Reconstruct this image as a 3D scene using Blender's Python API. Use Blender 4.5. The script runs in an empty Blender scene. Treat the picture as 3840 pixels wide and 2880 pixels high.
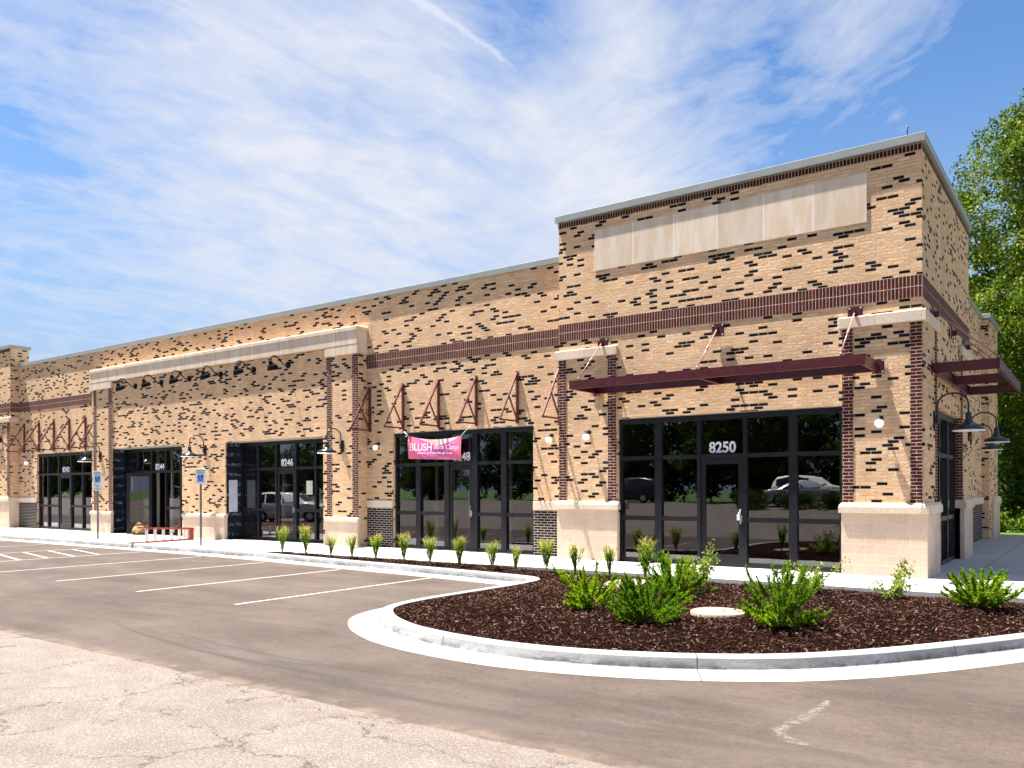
import bpy, math, random
import numpy as np
from mathutils import Vector, Matrix
from mathutils.geometry import delaunay_2d_cdt
scene = bpy.context.scene
COL = scene.collection
R = math.radians
random.seed(7)

# ------------------------------------------------------------------ camera
EYE = (2.7528, -17.1618, 1.72)
YAW, ROLL = 0.94686, 0.0032315
s_, c_ = math.sin(YAW), math.cos(YAW)
Rv = Vector((s_, c_, 0)); Fv = Vector((-c_, s_, 0)); Zv = Vector((0, 0, 1))
cr_, sr_ = math.cos(ROLL), math.sin(ROLL)
rx = Rv * cr_ - Zv * sr_; up = Rv * sr_ + Zv * cr_
cam = bpy.data.objects.new('camera', bpy.data.cameras.new('camera')); COL.objects.link(cam)
M = Matrix(((rx.x, up.x, -Fv.x, EYE[0]), (rx.y, up.y, -Fv.y, EYE[1]), (rx.z, up.z, -Fv.z, EYE[2]), (0, 0, 0, 1)))
cam.matrix_world = M
cam.data.sensor_width = 36; cam.data.lens = 3071.718 / 3840 * 36
cam.data.shift_y = 392.645 / 3840
cam.data.clip_end = 3000; cam.data.clip_start = .05
scene.camera = cam
# ------------------------------------------------------------------ light
SUN = Vector((-2.4, -0.62, 7.0)).normalized()       # towards the sun
EL = math.asin(SUN.z)
sun = bpy.data.objects.new('sun', bpy.data.lights.new('sun', 'SUN')); COL.objects.link(sun)
sun.data.energy = 4.6; sun.data.angle = R(.5); sun.data.color = (1, .95, .87)
sun.rotation_euler = SUN.to_track_quat('Z', 'Y').to_euler()
scene.view_settings.view_transform = 'Standard'; scene.view_settings.look = 'None'
scene.view_settings.exposure = 2.2; scene.view_settings.gamma = 1
scene.cycles.max_bounces = 8; scene.cycles.transparent_max_bounces = 12

# ------------------------------------------------------------------ node helper
class N:
    def __init__(s, tree):
        s.t = tree; s.n = tree.nodes; s.l = tree.links
    def new(s, typ, **kw):
        n = s.n.new(typ)
        for k, v in kw.items(): setattr(n, k, v)
        return n
    def put(s, sock, v):
        if v is None: return
        if isinstance(v, bpy.types.NodeSocket): s.l.new(v, sock)
        elif isinstance(v, (tuple, list)) and len(v) == 3 and sock.type == 'RGBA': sock.default_value = (*v, 1)
        else: sock.default_value = v
    def m(s, op, a, b=None, c=None, clamp=False):
        n = s.new('ShaderNodeMath', operation=op, use_clamp=clamp)
        for i, v in enumerate((a, b, c)): s.put(n.inputs[i], v) if v is not None else None
        return n.outputs[0]
    def vm(s, op, a, b=None, sc=None):
        n = s.new('ShaderNodeVectorMath', operation=op); s.put(n.inputs[0], a); s.put(n.inputs[1], b)
        if sc is not None: s.put(n.inputs['Scale'], sc)
        return n.outputs['Value'] if op in ('DOT_PRODUCT', 'LENGTH', 'DISTANCE') else n.outputs[0]
    def sep(s, v):
        n = s.new('ShaderNodeSeparateXYZ'); s.put(n.inputs[0], v); return n.outputs
    def comb(s, x=0., y=0., z=0.):
        n = s.new('ShaderNodeCombineXYZ')
        for i, v in enumerate((x, y, z)): s.put(n.inputs[i], v)
        return n.outputs[0]
    def noise(s, v, scale=1., det=2., rough=.5, dist=0., dim='3D', out=0):
        n = s.new('ShaderNodeTexNoise', noise_dimensions=dim); s.put(n.inputs['Vector'], v)
        n.inputs['Scale'].default_value = scale; n.inputs['Detail'].default_value = det
        n.inputs['Roughness'].default_value = rough; n.inputs['Distortion'].default_value = dist
        return n.outputs[out]
    def white(s, v):
        n = s.new('ShaderNodeTexWhiteNoise', noise_dimensions='3D'); s.put(n.inputs['Vector'], v); return n.outputs[0]
    def ramp(s, f, a, b, lo=0., hi=1., smooth=True):
        n = s.new('ShaderNodeMapRange', interpolation_type='SMOOTHSTEP' if smooth else 'LINEAR')
        s.put(n.inputs[0], f); s.put(n.inputs[1], a); s.put(n.inputs[2], b); s.put(n.inputs[3], lo); s.put(n.inputs[4], hi)
        return n.outputs[0]
    def mix(s, f, a, b, blend='MIX'):
        n = s.new('ShaderNodeMix', data_type='RGBA', blend_type=blend)
        s.put(n.inputs[0], f); s.put(n.inputs[6], a); s.put(n.inputs[7], b); return n.outputs[2]
    def bump(s, h, strength=.5, dist=.01):
        n = s.new('ShaderNodeBump'); s.put(n.inputs['Height'], h)
        n.inputs['Strength'].default_value = strength; n.inputs['Distance'].default_value = dist; return n.outputs[0]
    def obj(s): return s.new('ShaderNodeTexCoord').outputs['Object']
    def uv(s): return s.new('ShaderNodeTexCoord').outputs['UV']
    def pos(s): return s.new('ShaderNodeNewGeometry').outputs['Position']

def mat(name):
    m = bpy.data.materials.new(name); m.use_nodes = True
    t = N(m.node_tree); b = m.node_tree.nodes['Principled BSDF']
    return m, t, b

def simple(name, col, rough=.5, metal=0., var=.12, scale=6., spec=.5, bump=0.):
    m, t, b = mat(name)
    n = t.noise(t.pos(), scale, 4, .6)
    f = t.ramp(n, .3, .7, 1 - var, 1 + var)
    t.put(b.inputs['Base Color'], t.vm('SCALE', t.comb(*col), sc=f))
    t.put(b.inputs['Roughness'], t.ramp(n, .2, .8, max(rough - .08, .02), min(rough + .08, 1)))
    b.inputs['Metallic'].default_value = metal; b.inputs['Specular IOR Level'].default_value = spec
    if bump: t.put(b.inputs['Normal'], t.bump(t.noise(t.pos(), scale * 12, 4, .6), bump, .005))
    return m

# ------------------------------------------------------------------ world
w = bpy.data.worlds.new("World"); scene.world = w; w.use_nodes = True
t = N(w.node_tree); bg = w.node_tree.nodes['Background']
sky = t.new('ShaderNodeTexSky', sky_type='NISHITA'); sky.sun_disc = False
sky.sun_elevation = EL; sky.sun_rotation = math.atan2(SUN.x, SUN.y); sky.air_density = 1.0; sky.dust_density = .3; sky.ozone_density = 2.5
D = t.vm('NORMALIZE', t.new('ShaderNodeTexCoord').outputs['Generated'])
dx, dy, dz = t.sep(D)
zz = t.m('ADD', t.m('MAXIMUM', dz, 0.0), .16)
px = t.m('DIVIDE', dx, zz); py = t.m('DIVIDE', dy, zz)
# two families of cirrus streaks in the cloud plane
def fam(deg, sa, sb, sc, seed, wamp):
    a1 = R(deg); u1 = t.m('ADD', t.m('MULTIPLY', px, math.cos(a1)), t.m('MULTIPLY', py, math.sin(a1)))
    v1 = t.m('SUBTRACT', t.m('MULTIPLY', py, math.cos(a1)), t.m('MULTIPLY', px, math.sin(a1)))
    wv = t.vm('SCALE', t.vm('SUBTRACT', t.noise(t.comb(px, py, seed), 1.3, 4, .55, out=1), (.5, .5, .5)), sc=wamp)
    return t.noise(t.vm('ADD', t.comb(t.m('MULTIPLY', u1, sa), t.m('MULTIPLY', v1, sb), seed), wv), sc, 10, .62, .3)
side = t.ramp(t.m('DIVIDE', dx, t.m('MAXIMUM', dy, .05)), -.85, -.45)
def both(sa, sb, sc, seed, w): return t.m('ADD', t.m('MULTIPLY', fam(84, sa, sb, sc, seed, w), t.m('SUBTRACT', 1., side)), t.m('MULTIPLY', fam(-32, sa, sb, sc, seed + 4., w), side))
c1 = both(.75, 1.7, 2.0, 2.0, 1.6); c2 = both(2.2, 5.5, 2.0, 9.0, 1.9)
c3 = t.noise(t.comb(px, py, 1.), 7., 8, .7, .6)
def blob(az_el, wdt, amp):                      # a patch of thicker or thinner cloud in one part of the sky
    dv = Vector(az_el).normalized(); d = t.vm('DOT_PRODUCT', D, tuple(dv))
    return t.m('MULTIPLY', t.ramp(d, math.cos(wdt), 1., 0., 1.), amp)
cov = t.m('ADD', t.m('MULTIPLY', c1, 1.0), t.m('ADD', t.m('MULTIPLY', c2, .75), t.m('MULTIPLY', c3, .30)))
cov = t.m('SUBTRACT', cov, .42)
BLOBS = [((-.626, .687, .369), .40, .27), ((-.56, .76, .32), .22, .07), ((-.421, .798, .432), .17, .14), ((-.157, .878, .452), .15, .26), ((-.083, .92, .32), .26, -.45), ((-.04, .88, .46), .10, -.18),
         ((-.498, .715, .50), .10, -.34), ((-.295, .876, .37), .14, -.22), ((-.475, .77, .426), .045, -.10), ((-.86, .38, .38), .24, -.05), ((-.891, .409, .15), .32, -.10), ((-.608, .747, .25), .10, -.08), ((-.778, .446, .45), .16, .12), ((-.80, .52, .33), .16, .08)]
for q, wd, am in BLOBS: cov = t.m('ADD', cov, blob(q, wd, am))
cl = t.m('MULTIPLY', t.ramp(cov, .42, 1.12, 0., 1., False), 1.)
# contrail: part of a great circle between two directions
A_ = Vector((-.592, .605, .532)).normalized(); B_ = Vector((-.515, .727, .450)).normalized()
nn = A_.cross(B_).normalized(); mid = (A_ + B_).normalized(); tang = (B_ - A_).normalized()
off = t.m('ABSOLUTE', t.m('ADD', t.vm('DOT_PRODUCT', D, tuple(nn)), t.m('MULTIPLY', t.m('SUBTRACT', t.noise(D, 9., 5, .65), .5), .034)))
al = t.vm('DOT_PRODUCT', D, tuple(tang))
half = (B_ - A_).length / 2
wid = t.ramp(al, -half, half, .0075, .0035)
ct = t.m('MULTIPLY', t.ramp(t.m('DIVIDE', off, wid), .1, 1., 1., 0.), t.ramp(al, half * .55, half * 1.15, 1., 0.))
ct = t.m('MULTIPLY', ct, t.m('MULTIPLY', t.ramp(t.vm('DOT_PRODUCT', D, tuple(mid)), .9, .95), t.ramp(t.noise(D, 30., 5, .7), .25, .6, .45, 1.)))
CT = ct
cl = t.m('MULTIPLY', cl, t.ramp(dz, -.02, .1, .3, 1.))
skyc = t.vm('MULTIPLY', sky.outputs[0], t.comb(.50, .66, .80))
skyc = t.mix(t.ramp(dz, .05, .45, .9, .0), skyc, (2.1, 2.7, 3.6))
out = t.mix(t.m('POWER', cl, .8), skyc, (3.55, 3.68, 4.05)); out = t.mix(t.m('MULTIPLY', CT, .5), out, (4.1, 4.2, 4.5))
t.l.new(out, bg.inputs[0]); bg.inputs[1].default_value = .05

# ------------------------------------------------------------------ mesh builder
class MB:
    def __init__(s): s.v = []; s.f = []; s.u = []; s.sm = []; s.mi = []; s.cur = 0
    def face(s, pts, uv=None, sm=False):
        i = len(s.v); s.v += [tuple(p) for p in pts]; s.f.append(tuple(range(i, i + len(pts))))
        if uv is None:
            a, b, c = Vector(pts[0]), Vector(pts[1]), Vector(pts[2]); n = (b - a).cross(c - a)
            ax, ay, az = abs(n.x), abs(n.y), abs(n.z)
            uv = [((p[0], p[1]) if az >= ax and az >= ay else ((p[1], p[2]) if ax > ay else (p[0], p[2]))) for p in pts]
        s.u += uv; s.sm.append(sm); s.mi.append(s.cur)
    def box(s, x0, x1, y0, y1, z0, z1, skip=''):
        P = lambda i, j, k: ((x0, x1)[i], (y0, y1)[j], (z0, z1)[k])
        F = {'l': ((0,0,0),(0,0,1),(0,1,1),(0,1,0)), 'r': ((1,0,0),(1,1,0),(1,1,1),(1,0,1)), 'f': ((0,0,0),(1,0,0),(1,0,1),(0,0,1)),
             'b': ((0,1,0),(0,1,1),(1,1,1),(1,1,0)), 'd': ((0,0,0),(0,1,0),(1,1,0),(1,0,0)), 'u': ((0,0,1),(1,0,1),(1,1,1),(0,1,1))}
        for k, q in F.items():
            if k not in skip: s.face([P(*a) for a in q])
    def cbox(s, x0, x1, y0, y1, z0, z1, b=.012):      # box with chamfered edges (hull of inset corners)
        import itertools
        X = (x0, x1); Y = (y0, y1); Z = (z0, z1)
        def c(i, j, k, ax):
            p = [X[i], Y[j], Z[k]]
            for a, (q, lo) in enumerate(((i, 1), (j, 1), (k, 1))):
                if a != ax: p[a] += b if q == 0 else -b
            return tuple(p)
        for ax in range(3):
            o = [a for a in range(3) if a != ax]
            for sd in (0, 1):
                q = []
                for (e, f) in ((0, 0), (1, 0), (1, 1), (0, 1)):
                    idx = [0, 0, 0]; idx[ax] = sd; idx[o[0]] = e; idx[o[1]] = f; q.append(c(*idx, ax))
                if (sd == 1) == (ax == 1): q.reverse()
                s.face(q)
        for ax in range(3):                             # edges parallel to ax
            o = [a for a in range(3) if a != ax]
            for e, f in itertools.product((0, 1), (0, 1)):
                i0 = [0, 0, 0]; i0[o[0]] = e; i0[o[1]] = f; i1 = list(i0); i1[ax] = 1
                q = [c(*i0, o[0]), c(*i1, o[0]), c(*i1, o[1]), c(*i0, o[1])]
                ctr = Vector(((x0 + x1) / 2, (y0 + y1) / 2, (z0 + z1) / 2))
                n = (Vector(q[1]) - Vector(q[0])).cross(Vector(q[2]) - Vector(q[0]))
                if n.dot(Vector(q[0]) - ctr) < 0: q.reverse()
                s.face(q)
        for idx in itertools.product((0, 1), repeat=3):
            q = [c(*idx, 0), c(*idx, 1), c(*idx, 2)]
            ctr = Vector(((x0 + x1) / 2, (y0 + y1) / 2, (z0 + z1) / 2))
            n = (Vector(q[1]) - Vector(q[0])).cross(Vector(q[2]) - Vector(q[0]))
            if n.dot(Vector(q[0]) - ctr) < 0: q.reverse()
            s.face(q)
    def tube(s, pts, r, n=8, caps=True):
        pts = [Vector(p) for p in pts]; rr = r if isinstance(r, (list, tuple)) else [r] * len(pts)
        rings = []; prev = None
        for i, p in enumerate(pts):
            d = (pts[min(i + 1, len(pts) - 1)] - pts[max(i - 1, 0)]).normalized()
            a = prev if prev is not None else (Vector((0, 0, 1)) if abs(d.z) < .9 else Vector((1, 0, 0)))
            x = (a - d * a.dot(d)).normalized(); prev = x; y = d.cross(x)
            rings.append([p + (x * math.cos(2 * math.pi * k / n) + y * math.sin(2 * math.pi * k / n)) * rr[i] for k in range(n)])
        s.rings(rings, caps)
    def rings(s, rings, caps=True, sm=True):
        i0 = len(s.v); n = len(rings[0])
        for r in rings: s.v += [tuple(p) for p in r]
        for j in range(len(rings) - 1):
            for k in range(n):
                a = i0 + j * n + k; b = i0 + j * n + (k + 1) % n
                s.f.append((a, b, b + n, a + n)); s.u += [(0, 0)] * 4; s.sm.append(sm); s.mi.append(s.cur)
        if caps:
            s.f.append(tuple(i0 + k for k in range(n - 1, -1, -1))); s.u += [(0, 0)] * n; s.sm.append(False); s.mi.append(s.cur)
            e = i0 + (len(rings) - 1) * n
            s.f.append(tuple(e + k for k in range(n))); s.u += [(0, 0)] * n; s.sm.append(False); s.mi.append(s.cur)
    def lathe(s, c, prof, n=24, axis='z'):
        rings = []
        for r, h in prof:
            ring = []
            for k in range(n):
                a = 2 * math.pi * k / n; x, y = r * math.cos(a), r * math.sin(a)
                q = (x, y, h) if axis == 'z' else ((x, h, y) if axis == 'y' else (h, x, y))
                ring.append((c[0] + q[0], c[1] + q[1], c[2] + q[2]))
            rings.append(ring)
        s.rings(rings, True)
    def bar(s, a, b, w, h):                              # square bar from a to b
        a, b = Vector(a), Vector(b); d = (b - a).normalized()
        q = Vector((0, 0, 1)) if abs(d.z) < .95 else Vector((0, 1, 0))
        x = d.cross(q).normalized(); y = x.cross(d)
        rings = [[p + x * (i * w / 2) + y * (j * h / 2) for i, j in ((-1, -1), (1, -1), (1, 1), (-1, 1))] for p in (a, b)]
        s.rings(rings, True, False)
    def build(s, name, m, parent=None, loc=(0, 0, 0)):
        me = bpy.data.meshes.new(name); me.from_pydata(s.v, [], s.f)
        for mm in (m if isinstance(m, (list, tuple)) else [m]): me.materials.append(mm)
        uvl = me.uv_layers.new(name='UVMap'); uvl.data.foreach_set('uv', np.array(s.u, dtype=np.float32).ravel())
        me.polygons.foreach_set('use_smooth', s.sm); me.polygons.foreach_set('material_index', s.mi)
        me.update()
        o = bpy.data.objects.new(name, me); COL.objects.link(o); o.location = loc
        if parent: o.parent = parent
        return o

def build_each(name, m, parent, boxes, fn='box', sub=None):
    out = []
    for b in boxes:
        q = MB(); getattr(q, fn)(*b); out.append(q.build(name, m, parent))
    return out
def tag(o, label=None, cat=None, group=None, kind=None):
    if label: o['label'] = label
    if cat: o['category'] = cat
    if group: o['group'] = group
    if kind: o['kind'] = kind
    return o
def empty(name, loc=(0, 0, 0), rz=0, **k):
    o = bpy.data.objects.new(name, None); COL.objects.link(o); o.location = loc; o.rotation_euler.z = rz
    o.empty_display_size = .2
    return tag(o, **k)
def copy_tree(o, parent=None):
    c = o.copy(); COL.objects.link(c); c.parent = parent
    for ch in list(o.children): copy_tree(ch, c)
    return c
def text_mesh(name, s, size, m, parent, loc, rot, bold=.0, extrude=.002, align='CENTER', shear=0., sx=1.):
    cu = bpy.data.curves.new(name, 'FONT'); cu.body = s; cu.size = size; cu.align_x = align; cu.offset = bold; cu.extrude = extrude; cu.shear = shear
    o = bpy.data.objects.new(name, cu); COL.objects.link(o)
    bpy.context.view_layer.update()
    me = bpy.data.meshes.new_from_object(o.evaluated_get(bpy.context.evaluated_depsgraph_get()))
    bpy.data.objects.remove(o); bpy.data.curves.remove(cu)
    me.materials.clear(); me.materials.append(m)
    q = bpy.data.objects.new(name, me); COL.objects.link(q); q.location = loc; q.rotation_euler = rot; q.scale = (sx, 1, 1); q.parent = parent
    return q

# ------------------------------------------------------------------ materials
def brick(name, base, tint, mortar, L=.2032, H=.0677, mt=.010, dark=None, dcol=(.0085, .0065, .0065), stack=False, vary=.10, bump=.7, swap=False, stain=.12):
    m, t, b = mat(name)
    u, v, _ = t.sep(t.uv())
    if swap: u, v = v, u
    row = t.m('FLOOR', t.m('DIVIDE', v, H))
    shift = 0. if stack else t.m('MULTIPLY', t.m('MODULO', t.m('ABSOLUTE', row), 2.), .5)
    uu = t.m('ADD', t.m('DIVIDE', u, L), shift)
    col = t.m('FLOOR', uu)
    fx = t.m('FRACT', uu); fy = t.m('FRACT', t.m('DIVIDE', v, H))
    ex = t.m('MULTIPLY', t.m('MINIMUM', fx, t.m('SUBTRACT', 1., fx)), L)
    ey = t.m('MULTIPLY', t.m('MINIMUM', fy, t.m('SUBTRACT', 1., fy)), H)
    edge = t.m('ADD', t.m('MINIMUM', ex, ey), t.m('MULTIPLY', t.m('SUBTRACT', t.noise(t.pos(), 60., 2), .5), .003))
    bm = t.ramp(edge, mt * .5 - .0015, mt * .5 + .002)
    w1 = t.white(t.comb(col, row, 1.3)); w2 = t.white(t.comb(col, row, 5.7)); w3 = t.white(t.comb(col, row, 9.1))
    cc = t.mix(t.m('MULTIPLY', w1, .8), base, tint)
    cc = t.vm('SCALE', cc, sc=t.ramp(w2, 0., 1., 1 - vary, 1 + vary, False))
    face = t.noise(t.pos(), 22., 5, .65)
    cc = t.vm('SCALE', cc, sc=t.ramp(face, .3, .7, .90, 1.08))
    if dark:
        nz = t.noise(t.comb(t.m('MULTIPLY', col, .40), t.m('MULTIPLY', row, .28), .5), 1., 2, .6)
        th = t.ramp(nz, .36, .64, dark * .50, dark * 1.7)
        dm = t.m('LESS_THAN', w3, th)
        cc = t.mix(dm, cc, t.vm('SCALE', t.comb(*dcol), sc=t.ramp(w2, 0., 1., .7, 2.2)))
    mcol = t.vm('SCALE', t.comb(*mortar), sc=t.ramp(t.noise(t.pos(), 9., 4), .3, .7, .85, 1.1))
    cc = t.mix(bm, mcol, cc)
    st = t.noise(t.vm('MULTIPLY', t.pos(), (1.1, 1.1, .35)), 1., 5, .6)
    cc = t.vm('SCALE', cc, sc=t.ramp(st, .3, .7, 1 - stain, 1 + stain * .5))
    t.put(b.inputs['Base Color'], cc); b.inputs['Roughness'].default_value = .9; b.inputs['Specular IOR Level'].default_value = .08
    h = t.m('ADD', t.m('MULTIPLY', bm, t.m('ADD', .8, t.m('MULTIPLY', w2, .5))), t.m('MULTIPLY', face, .9))
    t.put(b.inputs['Normal'], t.bump(h, bump, .013))
    return m
M_TAN = brick('tan_brick', (.69, .425, .24), (.79, .54, .325), (.66, .50, .37), dark=.148, bump=1.0)
M_RED = brick('red_brick', (.105, .024, .017), (.058, .015, .012), (.52, .42, .36), vary=.25, mt=.012)
M_SOLD = brick('red_soldier_brick', (.105, .024, .017), (.058, .015, .012), (.50, .38, .32), L=.2155, H=.0677, stack=True, vary=.25, swap=True, mt=.012)
M_SOLD2 = brick('dark_soldier_brick', (.050, .014, .014), (.028, .010, .010), (.50, .36, .25), L=.14, H=.0677, stack=True, vary=.25, swap=True, mt=.012)
M_BLACK = brick('black_brick', (.016, .013, .013), (.028, .020, .020), (.50, .44, .40), vary=.3, mt=.013)
M_STONE = brick('cast_stone_block', (.62, .47, .36), (.66, .50, .37), (.70, .60, .50), L=.4064, H=.2032, mt=.007, vary=.07, bump=.25, stain=.10)
M_CAP = brick('cast_stone_cap', (.66, .54, .42), (.68, .56, .44), (.4, .35, .3), L=.82, H=20., mt=.007, vary=.03, bump=.2, stain=.1, stack=True)
# weathered sign panel stone
def limestone(name, L=1.02, off=.0, jc=(.74, .68, .60)):
    m, t, b = mat(name)
    u, v, _ = t.sep(t.uv())
    uu = t.m('DIVIDE', t.m('ADD', u, off), L); f = t.m('FRACT', uu); c = t.m('FLOOR', uu)
    e = t.m('MULTIPLY', t.m('MINIMUM', f, t.m('SUBTRACT', 1., f)), L)
    j = t.ramp(e, .008, .018)
    st = t.noise(t.vm('MULTIPLY', t.pos(), (3.2, 3.2, .7)), 1.3, 6, .65)
    cc = t.mix(t.ramp(st, .35, .65), (.64, .49, .35), (.72, .61, .51))
    cc = t.vm('SCALE', cc, sc=t.ramp(t.white(t.comb(c, 3., 1.)), 0., 1., .88, 1.06))
    cc = t.mix(j, jc, cc)
    t.put(b.inputs['Base Color'], cc); b.inputs['Roughness'].default_value = .9
    t.put(b.inputs['Normal'], t.bump(t.noise(t.pos(), 40., 5, .6), .15, .004)); return m
M_PANEL = limestone('limestone_panel', 1.023, .0)
M_CORN = limestone('limestone_cornice', 1.32, .3, (.44, .34, .25))
M_COPING = simple('grey_metal_coping', (.27, .29, .28), .45, .0, .05, 2.)
M_FRAME = simple('dark_anodised_frame', (.0055, .006, .009), .42, 0., .2, 4., .35)
M_MAROON = simple('maroon_paint', (.072, .006, .010), .35, 0., .15, 8., .5)
M_BRACKET = simple('red_brown_paint', (.105, .020, .018), .38, 0., .15, 8., .5)
M_BOLT = simple('zinc_bolt', (.55, .55, .55), .4, .6, .1)
M_ROD = simple('painted_rod', (.36, .19, .17), .35, 0., .2, 30.)
M_BLKM = simple('black_metal', (.012, .012, .014), .35, 0., .2, 8.)
M_LAMPB = simple('navy_black_enamel', (.006, .010, .022), .22, 0., .1, 6., .6)
M_WHITE = simple('white_enamel', (.85, .85, .85), .4, 0., .04)
M_NUM = simple('white_vinyl', (.80, .80, .84), .5, 0., .03)
M_GALV = simple('galvanised_steel', (.28, .28, .28), .45, .5, .12, 12.)
M_ORANGE = simple('orange_fibreglass', (.36, .045, .022), .5, 0., .15, 15.)
M_ALU = simple('aluminium', (.68, .66, .64), .35, .5, .1, 12.)
M_ROOF = simple('roof_membrane', (.35, .35, .35), .9)
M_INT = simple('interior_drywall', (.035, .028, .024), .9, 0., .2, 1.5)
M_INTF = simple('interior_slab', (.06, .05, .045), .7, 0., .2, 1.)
M_STUD = simple('galvanised_stud', (.80, .74, .60), .6, .0, .1)
M_WRAP = None
def mk_wrap():
    m, t, b = mat('black_building_wrap')
    u, v, _ = t.sep(t.uv())
    n = t.noise(t.vm('MULTIPLY', t.pos(), (1., 5., 6.)), 1.8, 4, .7, 1.2)
    k = t.ramp(n, .50, .58)
    row = t.ramp(t.m('ABSOLUTE', t.m('SUBTRACT', t.m('FRACT', t.m('MULTIPLY', v, 2.9)), .5)), .12, .2, 1., 0.)
    t.put(b.inputs['Base Color'], t.mix(t.m('MULTIPLY', k, row), (.006, .007, .011), (.20, .27, .45)))
    b.inputs['Roughness'].default_value = .35; t.put(b.inputs['Normal'], t.bump(n, .5, .03)); return m
M_WRAP = mk_wrap()
def mk_glass():
    m = bpy.data.materials.new('tinted_glass'); m.use_nodes = True; t = N(m.node_tree); t.n.clear()
    out = t.new('ShaderNodeOutputMaterial')
    g = t.new('ShaderNodeBsdfGlossy'); g.inputs['Roughness'].default_value = .004; g.inputs['Color'].default_value = (.92, .93, 1, 1)
    nrm = t.bump(t.noise(t.pos(), .9, 2, .4), .05, .03); t.put(g.inputs['Normal'], nrm)
    tr = t.new('ShaderNodeBsdfTransparent'); tr.inputs['Color'].default_value = (.42, .43, .43, 1)
    fr = t.new('ShaderNodeFresnel'); fr.inputs['IOR'].default_value = 1.5
    f = t.m('ADD', t.m('MULTIPLY', fr.outputs[0], 2.0), .04, clamp=True)
    mx = t.new('ShaderNodeMixShader'); t.put(mx.inputs[0], f); t.l.new(tr.outputs[0], mx.inputs[1]); t.l.new(g.outputs[0], mx.inputs[2])
    t.l.new(mx.outputs[0], out.inputs[0]); return m
M_GLASS = mk_glass()
def emis(name, col, st):
    m, t, b = mat(name); t.put(b.inputs['Emission Color'], col); b.inputs['Emission Strength'].default_value = st; t.put(b.inputs['Base Color'], col); return m
M_LIT = emis('lit_downlight', (1, .97, .9), 4.)
def mk_concrete(name, col, joints=True, scale=1.):
    m, t, b = mat(name); p = t.pos(); x, y, z = t.sep(p)
    n1 = t.noise(p, .8, 5, .6); n2 = t.noise(p, 45., 4, .7); n3 = t.noise(p, 4., 5, .7)
    c = t.vm('SCALE', t.comb(*col), sc=t.m('MULTIPLY', t.ramp(n1, .3, .7, .93, 1.05), t.ramp(n2, .25, .75, .93, 1.05)))
    c = t.vm('SCALE', c, sc=t.ramp(n3, .62, .8, 1., .86))
    if joints:
        fx = t.m('FRACT', t.m('DIVIDE', t.m('ADD', x, .9), 1.63)); jx = t.m('MULTIPLY', t.m('MINIMUM', fx, t.m('SUBTRACT', 1., fx)), 1.63)
        fy = t.m('FRACT', t.m('DIVIDE', t.m('ADD', y, 1.12), 1.63)); jy = t.m('MULTIPLY', t.m('MINIMUM', fy, t.m('SUBTRACT', 1., fy)), 1.63)
        j = t.ramp(t.m('MINIMUM', jx, jy), .006, .013)
        c = t.mix(j, (.14, .13, .12), c)
        t.put(b.inputs['Normal'], t.bump(t.m('ADD', j, t.m('MULTIPLY', n2, .25)), .25, .006))
    else: t.put(b.inputs['Normal'], t.bump(t.m('ADD', t.m('MULTIPLY', n3, 1.), t.m('MULTIPLY', n2, .5)), .25, .008))
    t.put(b.inputs['Base Color'], c); b.inputs['Roughness'].default_value = .85; return m
M_WALK = mk_concrete('sidewalk_concrete', (.41, .40, .39))
def mk_kerb():
    m, t, b = mat('kerb_concrete'); p = t.pos(); x, y, z = t.sep(p)
    n2 = t.noise(p, 45., 4, .7); n3 = t.noise(t.vm('MULTIPLY', p, (1., 1., 3.)), 1.6, 6, .68, .4); n4 = t.noise(p, 5., 6, .75)
    scuff = t.m('MULTIPLY', t.ramp(n3, .38, .56), t.ramp(z, -.125, -.02, 1., .22))
    scuff = t.m('MULTIPLY', scuff, t.ramp(z, -.142, -.12, .12, 1.))
    c = t.mix(t.m('MULTIPLY', scuff, t.ramp(n4, .35, .6, .45, 1.)), (.285, .285, .288), (.06, .062, .068))
    dust = t.m('MULTIPLY', t.ramp(z, -.149, -.132, 1., .0), t.ramp(n3, .34, .52))
    c = t.mix(t.m('MULTIPLY', dust, .7), c, (.24, .17, .125))
    c = t.vm('SCALE', c, sc=t.ramp(n2, .25, .75, .9, 1.06))
    u, v, _ = t.sep(t.uv()); fu = t.m('FRACT', t.m('DIVIDE', u, 3.05)); ju = t.m('MULTIPLY', t.m('MINIMUM', fu, t.m('SUBTRACT', 1., fu)), 3.05)
    c = t.mix(t.ramp(ju, .005, .011), (.08, .075, .07), c)
    t.put(b.inputs['Base Color'], c); b.inputs['Roughness'].default_value = .85
    t.put(b.inputs['Normal'], t.bump(t.m('ADD', n4, t.m('MULTIPLY', n2, .4)), .5, .012)); return m
M_KERB = mk_kerb()
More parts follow.
